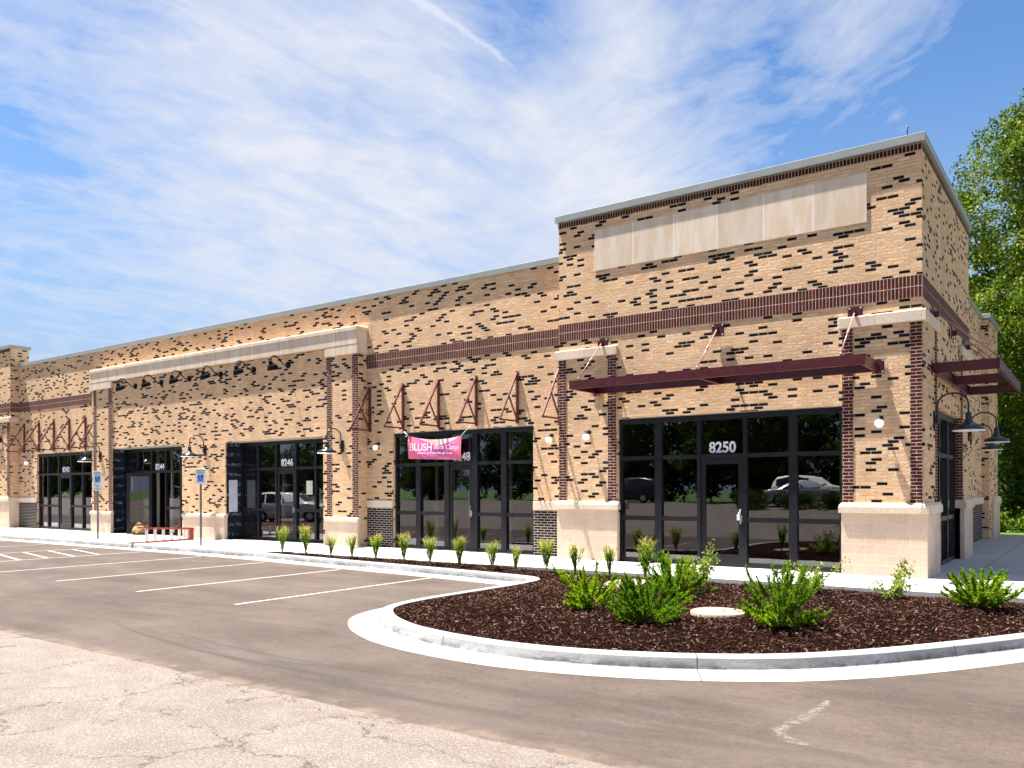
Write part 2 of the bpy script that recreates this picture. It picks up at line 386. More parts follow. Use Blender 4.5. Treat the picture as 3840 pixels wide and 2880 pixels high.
def mk_asphalt():
    m, t, b = mat('asphalt'); p = t.pos(); x, y, z = t.sep(p)
    fine = t.noise(p, 75., 6, .95); fine2 = t.noise(p, 60., 3, .7)
    big = t.noise(p, .35, 5, .6); mid = t.noise(p, 2.2, 5, .65)
    streak = t.noise(t.vm('MULTIPLY', p, (.28, 1.9, 1.)), 1., 6, .65, .6)
    c = t.mix(t.ramp(big, .35, .65), (.050, .037, .030), (.068, .051, .042))
    c = t.vm('SCALE', c, sc=t.ramp(streak, .32, .68, .86, 1.10)); c = t.vm('SCALE', c, sc=t.ramp(mid, .3, .7, .90, 1.10)); c = t.vm('SCALE', c, sc=t.ramp(t.noise(p, 14., 8, .85), .32, .68, .76, 1.22))
    # worn, dusty stalls
    c = t.mix(t.m('MULTIPLY', t.ramp(t.noise(t.vm('MULTIPLY', p, (.5, 1.3, 1.)), .7, 4, .6), .45, .7), .5), c, (.090, .070, .060))
    # curved tyre marks of turning cars
    def arc(cx, cy, r, wd, k, lo, hi):
        d = t.m('SQRT', t.m('ADD', t.m('POWER', t.m('ADD', t.m('SUBTRACT', x, cx), t.m('MULTIPLY', t.m('SUBTRACT', mid, .5), .12)), 2.), t.m('POWER', t.m('SUBTRACT', y, cy), 2.)))
        a = t.ramp(t.m('ABSOLUTE', t.m('SUBTRACT', d, r)), 0., wd, 1., 0.)
        a = t.m('MULTIPLY', a, t.m('MULTIPLY', t.ramp(x, lo, lo + 2., 0., 1.), t.ramp(x, hi - 1.5, hi, 1., 0.)))
        return t.m('MULTIPLY', t.m('MULTIPLY', a, min(k * 1.5, .8)), t.ramp(streak, .3, .6, .5, 1.))
    for q in ((-4.5, 4., 15.6, .07, .5, -9.5, -2.5), (-4.5, 4., 15.25, .06, .4, -8., -3.2), (-1., -25., 14., .14, .30, -6., 2.5), (-3., -1., 10.8, .10, .25, -7.5, 1.), (-12., 3., 12.6, .2, .22, -20., -6.), (-2., -2., 9.75, .16, .30, -7.5, 2.)):
        c = t.mix(arc(*q), c, (.030, .026, .024))
    spk = t.ramp(fine, .57, .66); c = t.mix(t.m('MULTIPLY', spk, .6), c, (.21, .19, .17))
    c = t.mix(t.m('MULTIPLY', t.ramp(fine, .46, .38), .75), c, (.025, .02, .018))
    deb = t.noise(p, 7., 2, .5); c = t.mix(t.m('MULTIPLY', t.ramp(deb, .80, .82), .8), c, (.012, .01, .009))
    # old pale pavement
    o = t.mix(t.ramp(mid, .3, .7), (.108, .087, .075), (.138, .115, .102))
    o = t.vm('SCALE', o, sc=t.ramp(big, .3, .7, .93, 1.07))
    agg = t.noise(p, 55., 6, .9)
    o = t.mix(t.ramp(agg, .53, .60, 0., .85), o, (.060, .042, .034)); o = t.mix(t.ramp(agg, .47, .39, 0., .8), o, (.27, .25, .235))
    vor = t.new('ShaderNodeTexVoronoi', feature='DISTANCE_TO_EDGE'); vor.inputs['Scale'].default_value = .75
    t.put(vor.inputs['Vector'], t.vm('ADD', p, t.vm('SCALE', t.vm('SUBTRACT', t.noise(p, 1.7, 6, .7, out=1), (.5, .5, .5)), sc=1.1)))
    crk = t.m('MULTIPLY', t.ramp(vor.outputs[0], .003, .013, 1., 0.), t.ramp(t.noise(p, 1.2, 4, .7), .42, .50))
    halo = t.m('MULTIPLY', t.ramp(vor.outputs[0], .0, .10, 1., 0.), t.ramp(t.noise(p, 1.3, 4), .45, .62))
    o = t.mix(t.m('MULTIPLY', halo, .25), o, (.085, .062, .048)); o = t.mix(crk, o, (.05, .042, .035))
    eg = t.m('ADD', y, t.m('ADD', t.m('MULTIPLY', t.m('SUBTRACT', t.noise(p, 1.2, 5, .65), .5), .16), t.m('MULTIPLY', t.m('SUBTRACT', t.noise(p, 14., 4, .7), .5), .05)))
    e = t.ramp(eg, -12.33, -12.29, 1., 0.)
    dustl = t.m('MULTIPLY', t.ramp(t.m('ABSOLUTE', t.m('ADD', eg, 12.25)), 0., .20, 1., 0.), t.ramp(t.noise(p, 3., 5, .7), .38, .62, .1, .6))
    c = t.mix(e, c, o); c = t.mix(dustl, c, (.150, .112, .088))
    t.put(b.inputs['Base Color'], c); b.inputs['Roughness'].default_value = .9; b.inputs['Specular IOR Level'].default_value = .25
    t.put(b.inputs['Normal'], t.bump(t.m('SUBTRACT', t.m('ADD', fine, t.m('MULTIPLY', mid, .3)), t.m('MULTIPLY', t.m('MULTIPLY', crk, e), 2.)), .45, .006)); return m
M_ASPH = mk_asphalt()
def mk_paint(name, thr):
    m, t, b = mat(name); p = t.pos()
    k = t.ramp(t.noise(p, 25., 5, .75), thr, thr + .22)
    t.put(b.inputs['Base Color'], t.mix(k, (.085, .070, .062), (.30, .275, .25))); b.inputs['Roughness'].default_value = .8; return m
def mk_chalk():
    m = bpy.data.materials.new('faded_chalk'); m.use_nodes = True; t = N(m.node_tree); b = m.node_tree.nodes['Principled BSDF']; p = t.pos()
    u, v, _ = t.sep(t.uv()); e = t.ramp(t.m('ABSOLUTE', t.m('SUBTRACT', v, .5)), .05, .5, 1., 0.)
    n = t.m('MULTIPLY', t.ramp(t.noise(p, 16., 6, .8), .40, .62), t.ramp(t.noise(p, 90., 4, .8), .35, .6, .3, 1.))
    t.put(b.inputs['Base Color'], (.30, .27, .25)); b.inputs['Roughness'].default_value = .9; t.put(b.inputs['Alpha'], t.m('MULTIPLY', t.m('MULTIPLY', n, e), .5)); return m
M_PAINT = mk_paint('worn_white_paint', .30); M_CHALK = mk_chalk()
def mk_mulch():
    m, t, b = mat('bark_mulch'); p = t.pos()
    n = t.noise(p, 38., 5, .75); n2 = t.noise(p, 3., 4, .6)
    c = t.mix(t.ramp(n, .4, .65), (.004, .002, .0015), (.030, .015, .011)); c = t.vm('SCALE', c, sc=t.ramp(n2, .3, .7, .8, 1.2))
    t.put(b.inputs['Base Color'], c); b.inputs['Roughness'].default_value = .95; b.inputs['Specular IOR Level'].default_value = 0.; t.put(b.inputs['Normal'], t.bump(n, 1., .05)); return m
M_MULCH = mk_mulch()
def mk_chip():
    m, t, b = mat('bark_chip'); g = t.new('ShaderNodeNewGeometry').outputs['Random Per Island']
    c = t.mix(t.ramp(g, 0., .85), (.009, .0035, .0028), (.075, .036, .026)); c = t.mix(t.m('GREATER_THAN', g, .93), c, (.15, .095, .072))
    t.put(b.inputs['Base Color'], c); b.inputs['Roughness'].default_value = .9; b.inputs['Specular IOR Level'].default_value = .05; return m
M_CHIP = mk_chip()
def leafmat(name, c1, c2, c3, tr=.35, zt=None):
    m = bpy.data.materials.new(name); m.use_nodes = True; t = N(m.node_tree); t.n.clear(); out = t.new('ShaderNodeOutputMaterial')
    g = t.new('ShaderNodeNewGeometry').outputs['Random Per Island']
    n = t.noise(t.pos(), 1.1, 3, .6)
    c = t.mix(g, c1, c2); c = t.mix(t.ramp(n, .45, .7), c, c3)
    if zt:
        z = t.sep(t.obj())[2]; c = t.mix(t.m('MULTIPLY', t.ramp(z, zt[0], zt[1]), t.ramp(g, .2, .8)), c, zt[2])
    d = t.new('ShaderNodeBsdfPrincipled'); t.put(d.inputs['Base Color'], c); d.inputs['Roughness'].default_value = .5; d.inputs['Specular IOR Level'].default_value = .1
    l = t.new('ShaderNodeBsdfTranslucent'); t.put(l.inputs['Color'], c)
    mx = t.new('ShaderNodeMixShader'); mx.inputs[0].default_value = tr
    t.l.new(d.outputs[0], mx.inputs[1]); t.l.new(l.outputs[0], mx.inputs[2]); t.l.new(mx.outputs[0], out.inputs[0]); return m
M_LEAF = leafmat('maple_leaf', (.024, .058, .004), (.095, .15, .009), (.19, .23, .014), .34)
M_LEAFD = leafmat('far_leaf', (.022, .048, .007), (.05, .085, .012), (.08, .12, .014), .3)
M_JUN = leafmat('juniper_needle', (.045, .12, .004), (.17, .31, .010), (.30, .42, .014), .35)
M_GRASSP = leafmat('grass_blade', (.15, .27, .012), (.27, .38, .025), (.36, .42, .04), .42, (.40, .66, (.42, .24, .10)))
M_SHRUB = leafmat('shrub_leaf', (.16, .25, .035), (.29, .34, .08), (.30, .38, .06), .35)
M_LAWN = leafmat('lawn', (.06, .11, .02), (.06, .11, .02), (.09, .15, .03), .0)
M_BARK = simple('bark', (.045, .034, .026), .95, 0., .35, 9., .2, .8)
M_TWIG = simple('twig', (.10, .06, .035), .9)

# ------------------------------------------------------------------ ground
def prof_z(y):
    P = [(-400, .75), (-36, .75), (-30, .70), (-14, -.15), (40, -.15)]
    for (a, za), (b, zb) in zip(P, P[1:]):
        if a <= y <= b: return za + (zb - za) * (y - a) / (b - a)
    return -.15
g = MB(); ys = [-600, -200, -80, -50, -36, -30, -22, -14, 0, 17.9, 18.0, 60, 200, 900]; xs = [-900, -300, -150, 0, 40, 300, 900]
def gz(y): return prof_z(y) - .12 if y < 17.95 else (-.02 if y < 100 else .3)
for i in range(len(ys) - 1):
    for j in range(len(xs) - 1):
        g.face([(xs[j], ys[i], gz(ys[i])), (xs[j+1], ys[i], gz(ys[i])), (xs[j+1], ys[i+1], gz(ys[i+1])), (xs[j], ys[i+1], gz(ys[i+1]))])
tag(g.build('ground', M_LAWN), kind='structure')
g = MB(); ys = [-36, -33, -30, -26, -22, -18, -16, -14, 0, 17.2]
for i in range(len(ys) - 1):
    for x0, x1 in ((-150, -70), (-70, -30), (-30, 0), (0, 34)):
        g.face([(x0, ys[i], prof_z(ys[i])), (x1, ys[i], prof_z(ys[i])), (x1, ys[i+1], prof_z(ys[i+1])), (x0, ys[i+1], prof_z(ys[i+1]))])
tag(g.build('parking_lot', M_ASPH), kind='structure')

def chaikin(P, n=3):
    P = [Vector(p) for p in P]
    for _ in range(n):
        Q = [P[0]]
        for a, b in zip(P, P[1:]): Q += [a * .75 + b * .25, a * .25 + b * .75]
        P = Q + [P[-1]]
    return P
KL = [(-60, -3.0), (-18, -3.0), (-15.8, -3.1), (-13, -3.35), (-9, -3.68), (-7.0, -3.88), (-6.1, -4.05), (-5.95, -4.9), (-6.0, -6.5), (-6.02, -7.7), (-5.85, -8.5), (-5.4, -8.98), (-4.9, -9.34),
      (-4.17, -9.68), (-3.12, -9.86), (-2.2, -9.84), (-1.15, -9.55), (-.05, -8.95), (.59, -8.30), (1.2, -7.46), (2.02, -6.08), (2.8, -4.6), (3.5, -3), (3.9, -1), (4.05, 2), (4.05, 17.6)]
K = chaikin(KL, 3)
def offset(P, d):
    out = []
    for i, p in enumerate(P):
        a = P[max(i - 1, 0)]; b = P[min(i + 1, len(P) - 1)]; tg = (b - a).normalized(); n = Vector((tg.y, -tg.x))
        out.append(p + n * d)
    return out
prof = [(-.17, -.35), (-.17, -.006), (-.155, .0), (-.035, .0), (-.012, -.006), (.004, -.020), (.032, -.124), (.050, -.135), (.115, -.136), (.46, -.146), (.46, -.4)]
k = MB(); offs = [offset(K, d) for d, _ in prof]
L = [0.]
for a, b in zip(K, K[1:]): L.append(L[-1] + (b - a).length)
i0 = 0
for i in range(len(K)):
    for j, (d, z) in enumerate(prof): k.v.append((offs[j][i].x, offs[j][i].y, z))
npf = len(prof)
for i in range(len(K) - 1):
    for j in range(npf - 1):
        a = i * npf + j; k.f.append((a, a + 1, a + 1 + npf, a + npf)); k.u += [(L[i], 0), (L[i], 1), (L[i+1], 1), (L[i+1], 0)]; k.sm.append(False); k.mi.append(0)
ko = k.build('kerb', M_KERB); tag(ko, kind='structure')

INN = offset(K, -.165)
BACK = [(3.75, -2.27), (-6., -2.27), (-9., -2.42), (-13, -2.45), (-15.75, -2.50)]
inner = [p for p in INN if p.x > -15.8 and p.y < -2.27]
tip = (-15.9, -2.58)
mpoly = [tip] + [(p.x, p.y) for p in inner] + BACK
def inside(x, y, poly):
    c = False; n = len(poly); j = n - 1
    for i in range(n):
        xi, yi = poly[i]; xj, yj = poly[j]
        if (yi > y) != (yj > y) and x < (xj - xi) * (y - yi) / (yj - yi) + xi: c = not c
        j = i
    return c
def dist_poly(x, y, P):
    best = 9
    for (ax, ay), (bx, by) in zip(P, P[1:]):
        vx, vy = bx - ax, by - ay; tt = max(0, min(1, ((x - ax) * vx + (y - ay) * vy) / (vx * vx + vy * vy + 1e-9)))
        best = min(best, math.hypot(x - ax - vx * tt, y - ay - vy * tt))
    return best
innl = [(p.x, p.y) for p in inner]
def mulch_z(x, y):
    d = dist_poly(x, y, innl); db = max(0, -y - 2.27)
    base = -.035 + .10 * min(1, d / 1.2) * (1 if x > -6.5 else .35)
    k_ = max(0, min(1, (x + 8) / 2)); back = -.11 * k_ - .03 * (1 - k_)
    f = min(1, db / 1.3) if x > -6.5 else min(1, db / .7)
    return back * (1 - f) + base * f + .022 * math.sin(x * 3.1 + y * 1.7) * math.sin(y * 2.3 - x) * min(1, d * 3)
pts = [Vector(p) for p in mpoly]; nb = len(pts)
rnd = random.Random(3)
gx = -15.8
while gx < 3.7:
    gy = -9.8
    while gy < -2.3:
        x, y = gx + rnd.uniform(-.05, .05), gy + rnd.uniform(-.05, .05)
        if inside(x, y, mpoly) and dist_poly(x, y, mpoly + mpoly[:1]) > .07: pts.append(Vector((x, y)))
        gy += .17
    gx += .17
vo, eo, fo, *_ = delaunay_2d_cdt(pts, [(i, (i + 1) % nb) for i in range(nb)], [], 1, 1e-4)
mm = MB()
mm.v = [(p.x, p.y, mulch_z(p.x, p.y)) for p in vo]
for f in fo: mm.f.append(tuple(f)); mm.u += [(0, 0)] * len(f); mm.sm.append(True); mm.mi.append(0)
tag(mm.build('mulch_bed', M_MULCH), kind='structure')
# loose bark chips on the bed
rs = np.random.RandomState(5); V = []; F = []
cnt = 0
while cnt < 26000:
    x = rs.uniform(-15.8, 3.4); y = rs.uniform(-9.8, -2.3)
    if x < -6.2 and rs.rand() < 0: continue
    if not inside(x, y, mpoly): continue
    z = mulch_z(x, y) + rs.uniform(.0, .024)
    l = rs.uniform(.018, .060); wd = rs.uniform(.008, .018); th = rs.uniform(.002, .006)
    a = rs.uniform(0, 6.283); e = rs.normal(0, .45); ro = rs.uniform(-.8, .8)
    d = np.array([math.cos(a) * math.cos(e), math.sin(a) * math.cos(e), math.sin(e)])
    s1 = np.cross(d, [0, 0, 1]); s1 /= np.linalg.norm(s1) + 1e-9; s2 = np.cross(s1, d)
    s1, s2 = s1 * math.cos(ro) + s2 * math.sin(ro), -s1 * math.sin(ro) + s2 * math.cos(ro)
    c0 = np.array([x, y, z]); b0 = len(V)
    for q in (-1, 1):
        for (i, j) in ((-1, -1), (1, -1), (1, 1), (-1, 1)): V.append(tuple(c0 + d * l / 2 * q + s1 * wd / 2 * i + s2 * th / 2 * j))
    F += [(b0, b0+1, b0+5, b0+4), (b0+1, b0+2, b0+6, b0+5), (b0+2, b0+3, b0+7, b0+6), (b0+3, b0, b0+4, b0+7), (b0+3, b0+2, b0+1, b0), (b0+4, b0+5, b0+6, b0+7)]
    cnt += 1
me = bpy.data.meshes.new('mulch_chips'); me.from_pydata(V, [], F); me.materials.append(M_CHIP)
o = bpy.data.objects.new('mulch_chips', me); COL.objects.link(o); tag(o, 'loose dark brown bark chips over the planting bed', 'mulch', kind='stuff')

# sidewalk slab
sw = MB()
swl = [(p.x, p.y) for p in INN if p.x <= -15.8]
swp = [(-60, 17.6)] + swl + [tip] + BACK[::-1] + [(p.x, p.y) for p in INN if p.x > 3 and p.y > -2.27] 
pts = [Vector(p) for p in swp]; nb = len(pts)
vo, eo, fo, *_ = delaunay_2d_cdt(pts, [(i, (i + 1) % nb) for i in range(nb)], [], 1, 1e-4)
sw.v = [(p.x, p.y, .0) for p in vo]
for f in fo: sw.f.append(tuple(f)); sw.u += [(0, 0)] * len(f); sw.sm.append(False); sw.mi.append(0)
for a, b in zip(swp, swp[1:] + swp[:1]): sw.face([(*a, -.3), (*b, -.3), (*b, 0), (*a, 0)])
tag(sw.build('sidewalk', M_WALK), kind='structure')
# pale slab and manhole lid lying in the mulch
def disc_slab(name, c, r, z0, z1, m, n=40, flat=1.):
    q = MB(); q.lathe((c[0], c[1], 0), [(r, z0), (r, z1 - .008), (r - .008, z1), (.001, z1)], n); return q.build(name, m)
M_LID = mk_concrete('lid_concrete', (.23, .175, .135), False)
mh = empty('manhole', (-1.36, -6.80, 0), label='round tan concrete manhole lid lying flush in the mulch between the junipers', cat='manhole cover')
q = MB(); zt = mulch_z(-1.36, -6.8) + .035; q.lathe((0, 0, 0), [(.36, zt - .2), (.36, zt - .006), (.352, zt), (.315, zt), (.312, zt - .006)], 44); q.build('rim', M_LID, mh)
q = MB(); q.lathe((0, 0, 0), [(.308, zt - .1), (.308, zt - .002), (.300, zt + .004), (.04, zt + .006), (.001, zt + .006)], 44); q.build('lid', M_LID, mh)
q = MB(); zz_ = mulch_z(-3.9, -4.6) + .02
P4 = [(-3.95, -5.55), (-3.50, -4.80), (-3.86, -3.75), (-4.40, -4.15)]
P4 = chaikin([(*p, 0) for p in P4 + P4[:1]], 1)[:-1]
q.face([(p.x, p.y, zz_) for p in P4]); 
for a, b in zip(P4, P4[1:] + P4[:1]): q.face([(a.x, a.y, zz_ - .12), (b.x, b.y, zz_ - .12), (b.x, b.y, zz_), (a.x, a.y, zz_)])
tag(q.build('concrete_pad', M_LID), 'small pale concrete pad in the mulch behind the leftmost juniper', 'concrete pad')
# parking lines
q = MB()
def line(a, b, w=.09, z=-.146):
    a, b = Vector(a), Vector(b); d = (b - a).normalized(); n = Vector((-d.y, d.x)) * w / 2
    q.face([(*(a - n), z), (*(b - n), z), (*(b + n), z), (*(a + n), z)])
for x in (-8.68, -11.63, -14.66, -17.68, -20.72, -23.7, -26.8, -29.8, -32.8, -35.8): line((x, -4.05 + (.4 if x < -16 else (.2 if x < -12 else 0))), (x, -9.0 if x > -25 else -8.8))
for i in range(7): line((-23.6, -4.3 - i * .72 - .0), (-20.8, -4.9 - i * .72), .09, -.1455)
tag(q.build('parking_lines', M_PAINT), kind='structure')
q = MB()
SC = [(.80, -9.72), (.82, -10.0), (.80, -10.25), (.78, -10.5), (.72, -10.78), (.74, -10.92), (.84, -11.0), (.98, -11.06), (1.04, -11.1), (.85, -11.09)]
SC = chaikin([(*p, 0) for p in SC], 2)
for i, (a, b) in enumerate(zip(SC, SC[1:])):
    ww = .035 + .05 * max(0, math.sin(i / len(SC) * math.pi * 1.4)) ; d = (b - a).normalized(); n = Vector((-d.y, d.x, 0)) * ww
    q.face([(*(a - n)[:2], -.1452), (*(b - n)[:2], -.1452), (*(b + n)[:2], -.1452), (*(a + n)[:2], -.1452)], [(i, 0), (i + 1, 0), (i + 1, 1), (i, 1)])
tag(q.build('chalk_mark', M_CHALK), kind='structure')

# ------------------------------------------------------------------ the building
B = empty('retail_building', (0, 0, 0), label='long tan brick retail building with dark speckled bricks, maroon brick bands and black storefronts', cat='building')
def wall_grid(mb, a0, a1, z0, z1, c0, c1, ops, axis='y'):
    A = sorted({a0, a1, *[o[0] for o in ops], *[o[1] for o in ops]}); Z = sorted({z0, z1, *[o[2] for o in ops], *[o[3] for o in ops]})
    for i in range(len(A) - 1):
        j = 0
        while j < len(Z) - 1:
            am = (A[i] + A[i+1]) / 2
            hit = lambda jj: any(o[0] < am < o[1] and o[2] < (Z[jj] + Z[jj+1]) / 2 < o[3] for o in ops)
            if hit(j): j += 1; continue
            e = j
            while e + 1 < len(Z) - 1 and not hit(e + 1): e += 1
            if axis == 'y': mb.box(A[i], A[i+1], c0, c1, Z[j], Z[e+1])
            else: mb.box(c0, c1, A[i], A[i+1], Z[j], Z[e+1])
            j = e + 1
S2 = .36; TW = 6.7; XR = -.5
OP = {'8250': (-6.52, -1.46), '8248': (-14.16, -9.18), '8246': (-21.78, -16.83), '8244': (-29.40, -24.43), '8242': (-36.33, -31.48)}
OH = 3.36
w1 = MB()
wall_grid(w1, -8.15, 0, 0, 8.28, 0, .3, [(*OP['8250'], 0, OH)])
wall_grid(w1, .3, TW, 0, 8.28, -.3, 0, [(1.45, 5.02, 0, OH)], 'x')
w1.box(-8.15, -7.85, .3, TW, 6., 8.28); w1.box(-7.85, -.3, TW - .3, TW, 6., 8.28)
w1.box(-8.12, -6.54, -.03, 0, 1.40, 4.9, 'b'); w1.box(-1.45, .03, -.03, 0, 1.40, 4.9, 'b'); w1.box(0, .03, 0, 1.44, 1.40, 4.9, 'l'); w1.box(0, .03, 5.03, 6.6, 1.40, 4.9, 'l')
w1.build('tower_wall', M_TAN, B)
w2 = MB()
wall_grid(w2, -15.24, -8.15, 0, 7.43, S2, S2 + .3, [(*OP['8248'], 0, OH)])
w2.build('wall', M_TAN, B)
w3 = MB()
wall_grid(w3, -30.75, -15.24, 0, 6.05, .03, S2, [(*OP['8246'], 0, OH), (*OP['8244'], 0, OH)])
wall_grid(w3, -30.75, -15.24, 0, 7.43, S2, S2 + .3, [(*OP['8246'], 0, OH), (*OP['8244'], 0, OH)])
for a, b in ((-16.63, -15.24), (-30.75, -29.20), (-24.22, -21.78)): w3.box(a, b, 0, .03, .84, 5.8 if a != -24.22 else 3.36, 'b')
w3.build('sign_band_wall', M_TAN, B)
w4 = MB(); wall_grid(w4, -38.1, -30.75, 0, 7.43, S2, S2 + .3, [(*OP['8242'], 0, OH)]); w4.build('wall', M_TAN, B)
w5 = MB(); w5.box(-46.5, -38.1, 0, .81, 0, 8.28); w5.box(-46.5, -38.12, -.03, 0, 1.4, 4.9, 'b'); w5.build('far_tower_wall', M_TAN, B)
w6 = MB(); w6.box(XR - .3, XR, TW, 17, 0, 7.3); w6.box(XR, -.28, 14.2, 17, 0, 7.3, 'l'); w6.box(-46, XR - .3, 16.7, 17, 0, 7.3); w6.build('side_wall', M_TAN, B)
r = MB(); r.box(-46, XR - .3, S2 + .3, 16.7, 6.6, 6.7); r.box(-7.85, -.3, .3, TW - .3, 7.4, 7.5); r.build('roof', M_ROOF, B)
# copings
def coping(name, boxes, m=M_COPING):
    q = MB()
    for b in boxes: q.cbox(*b, .004)
    return q.build(name, m, B)
coping('coping', [(-8.22, .07, -.075, .36, 8.28, 8.44), (-.36, .07, .36, TW + .06, 8.28, 8.44), (-8.22, -7.8, .36, TW + .06, 8.28, 8.44), (-7.8, -.36, TW - .34, TW + .06, 8.28, 8.44)])
coping('coping', [(-38.1, -8.15, S2 - .06, S2 + .36, 7.43, 7.58)])
coping('coping', [(-46.6, -38.03, -.075, .88, 8.28, 8.44)])
coping('coping', [(XR - .36, XR + .06, TW, 14.14, 7.3, 7.44)])
coping('coping', [(XR - .36, -.22, 14.14, 17.06, 7.33, 7.50)])
# soldier course under the tower coping, and the two-course maroon band
q = MB(); q.box(-8.155, .006, -.012, 0, 8.14, 8.28, 'bu'); q.box(0, .006, 0, TW, 8.14, 8.28, 'l'); q.build('soldier_course', M_SOLD2, B)
build_each('soldier_course', M_SOLD2, B, [(-46.5, -38.09, -.012, 0, 8.14, 8.28, 'bu')])
q = MB()
def band(x0, x1, y0, y1): 
    i = len(q.u); q.box(x0, x1, y0, y1, 5.34, 5.771)
    q.u[i:] = [(a, b - 5.34) for a, b in q.u[i:]]
band(-8.16, .012, -.012, 0); band(.0, .012, 0, TW + .01); band(-15.24, -8.16, S2 - .012, S2); q.build('maroon_brick_band', M_SOLD, B); q = MB(); band(-38.1, -30.75, S2 - .012, S2); band(-46.5, -38.088, -.012, 0); band(-38.1, -38.088, 0, S2 - .012)
q.build('maroon_brick_band', M_SOLD, B)
# quoins: the maroon brick strips on the piers
q = MB()
for a, b, z0, z1, y in ((-8.14, -7.93, 1.42, 4.88, -.03), (-6.76, -6.55, 1.42, 4.88, -.03), (-1.445, -1.245, 1.42, 4.88, -.03), (-.21, .0, 1.42, 4.88, -.03), (-16.62, -16.42, .86, 6.0, 0), (-15.49, -15.25, .86, 5.77, 0),
                        (-30.62, -30.42, .86, 5.77, 0), (-29.46, -29.22, .86, 6.0, 0), (-38.36, -38.13, 1.42, 4.88, -.03), (-39.8, -39.6, 1.42, 4.88, -.03)):
    build_each('maroon_quoin', M_RED, B, [(a, b, y - .012, y, z0, z1, 'b')])
build_each('maroon_quoin', M_RED, B, [(.03, .042, 1.24, 1.44, 1.42, 4.88, 'l'), (.03, .042, 5.03, 5.23, 1.42, 4.88, 'l')])
build_each('maroon_quoin', M_RED, B, [(-.095, .042, 5.006, 5.02, 1.42, OH)])
# stone caps on the piers
def capst(name, boxes, m=M_CAP):
    q = MB()
    for b in boxes: q.cbox(*b, .014)
    return q.build(name, m, B)
capst('pier_cap', [(-8.24, -6.50, -.085, .0, 4.88, 5.10)]); capst('pier_cap', [(-1.52, .085, -.085, .0, 4.88, 5.10), (0, .085, 0, 1.5, 4.88, 5.10)]); capst('pier_cap', [(0, .085, 4.97, 6.66, 4.88, 5.10)])
capst('pier_cap', [(-46.5, -38.04, -.085, .3, 4.88, 5.10)])
# plinths
def plinth(boxes, zt, ch=.2, e=.045):
    q = MB(); q2 = MB()
    for (x0, x1, y0, y1) in boxes:
        q.box(x0, x1, y0, y1, 0, zt - ch)
        # cap with a sloped (ogee-like) upper edge
        prof = [(e, zt - ch), (e, zt - ch * .42), (e * .75, zt - ch * .2), (e * .2, zt - .02), (0, zt)]
        rr = [[(x0 - d, y0 - d, z), (x1 + d, y0 - d, z), (x1 + d, y1 + .0, z), (x0 - d, y1 + .0, z)] for d, z in prof]
        i = len(q2.u); 
        for a, b in zip(rr, rr[1:]):
            for j in range(4): jj = (j + 1) % 4; q2.face([a[j], a[jj], b[jj], b[j]])
        q2.face(rr[-1]); q2.face(rr[0][::-1])
    p = q.build('plinth', M_STONE, B); q2.build('plinth_cap', M_CAP, p)
plinth([(-8.17, -6.50, -.09, 0)], 1.42)
plinth([(-1.46, .09, -.09, .0), (-.0, .09, .0, 1.46)], 1.42)
plinth([(-.2, .09, 5.02, 6.62)], 1.42)
plinth([(XR, -.22, 15.0, 17.05)], 1.40)
plinth([(-16.63, -15.22, -.07, .03)], .87, .13, .03); plinth([(-24.20, -21.72, -.10, .03)], .88, .13, .03); plinth([(-30.76, -29.18, -.07, .03)], .87, .13, .03)
plinth([(-46.5, -38.06, -.09, .34)], 1.42)
# black brick bases with stone sill above
q = MB(); q2 = MB()
for a, b in ((-15.24, -14.17), (-9.17, -8.17), (-38.06, -36.34), (-31.47, -30.75)):
    build_each('black_brick_base', M_BLACK, B, [(a, b, S2 - .012, S2, 0, 1.17, 'b')]); build_each('stone_sill', M_CAP, B, [(a, b, S2 - .045, S2, 1.17, 1.39, .01)], 'cbox')
build_each('black_brick_base', M_BLACK, B, [(XR, XR + .012, TW, 15., 0, 1.17, 'l')]); build_each('stone_sill', M_CAP, B, [(XR, XR + .06, TW, 15., 1.17, 1.40, .01)], 'cbox')
# cornice over the sign band
q = MB()
q.cbox(-30.80, -15.22, -.075, S2, 6.06, 6.47, .012); q.cbox(-30.83, -15.19, -.10, S2, 6.47, 6.60, .018)
q.cbox(-30.80, -29.20, -.07, .03, 5.78, 6.06, .012); q.cbox(-16.66, -15.22, -.07, .03, 5.78, 6.06, .012); q.box(-15.24, -15.225, .03, S2, 5.78, 6.06)
q.build('stone_cornice', M_CORN, B)
# blank sign panel of the tower
q = MB(); q.cbox(-7.12, -.98, -.022, 0, 6.94, 7.92, .004)
q.u = [(a + .98, b) for a, b in q.u]; q.build('sign_panel', M_PANEL, B)
# control joints
M_JT = simple('joint_sealant', (.40, .33, .25), .8)
build_each('control_joint', M_JT, B, [(-15.05, -15.035, S2 - .003, S2, 1.4, 5.34), (-15.05, -15.035, S2 - .003, S2, 5.78, 7.43), (-30.9, -30.885, S2 - .003, S2, 5.78, 7.43), (-37.5, -37.485, S2 - .003, S2, 1.4, 5.34)])
# interior shell
q = MB()
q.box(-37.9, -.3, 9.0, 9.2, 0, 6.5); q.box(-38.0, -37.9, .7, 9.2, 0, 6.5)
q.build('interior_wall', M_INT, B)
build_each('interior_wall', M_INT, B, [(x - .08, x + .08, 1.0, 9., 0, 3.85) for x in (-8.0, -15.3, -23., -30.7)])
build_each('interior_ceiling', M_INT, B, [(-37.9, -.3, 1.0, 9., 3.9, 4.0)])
q = MB(); q.box(-37.9, -.35, .3, 9, .004, .012); q.build('interior_floor', M_INTF, B)
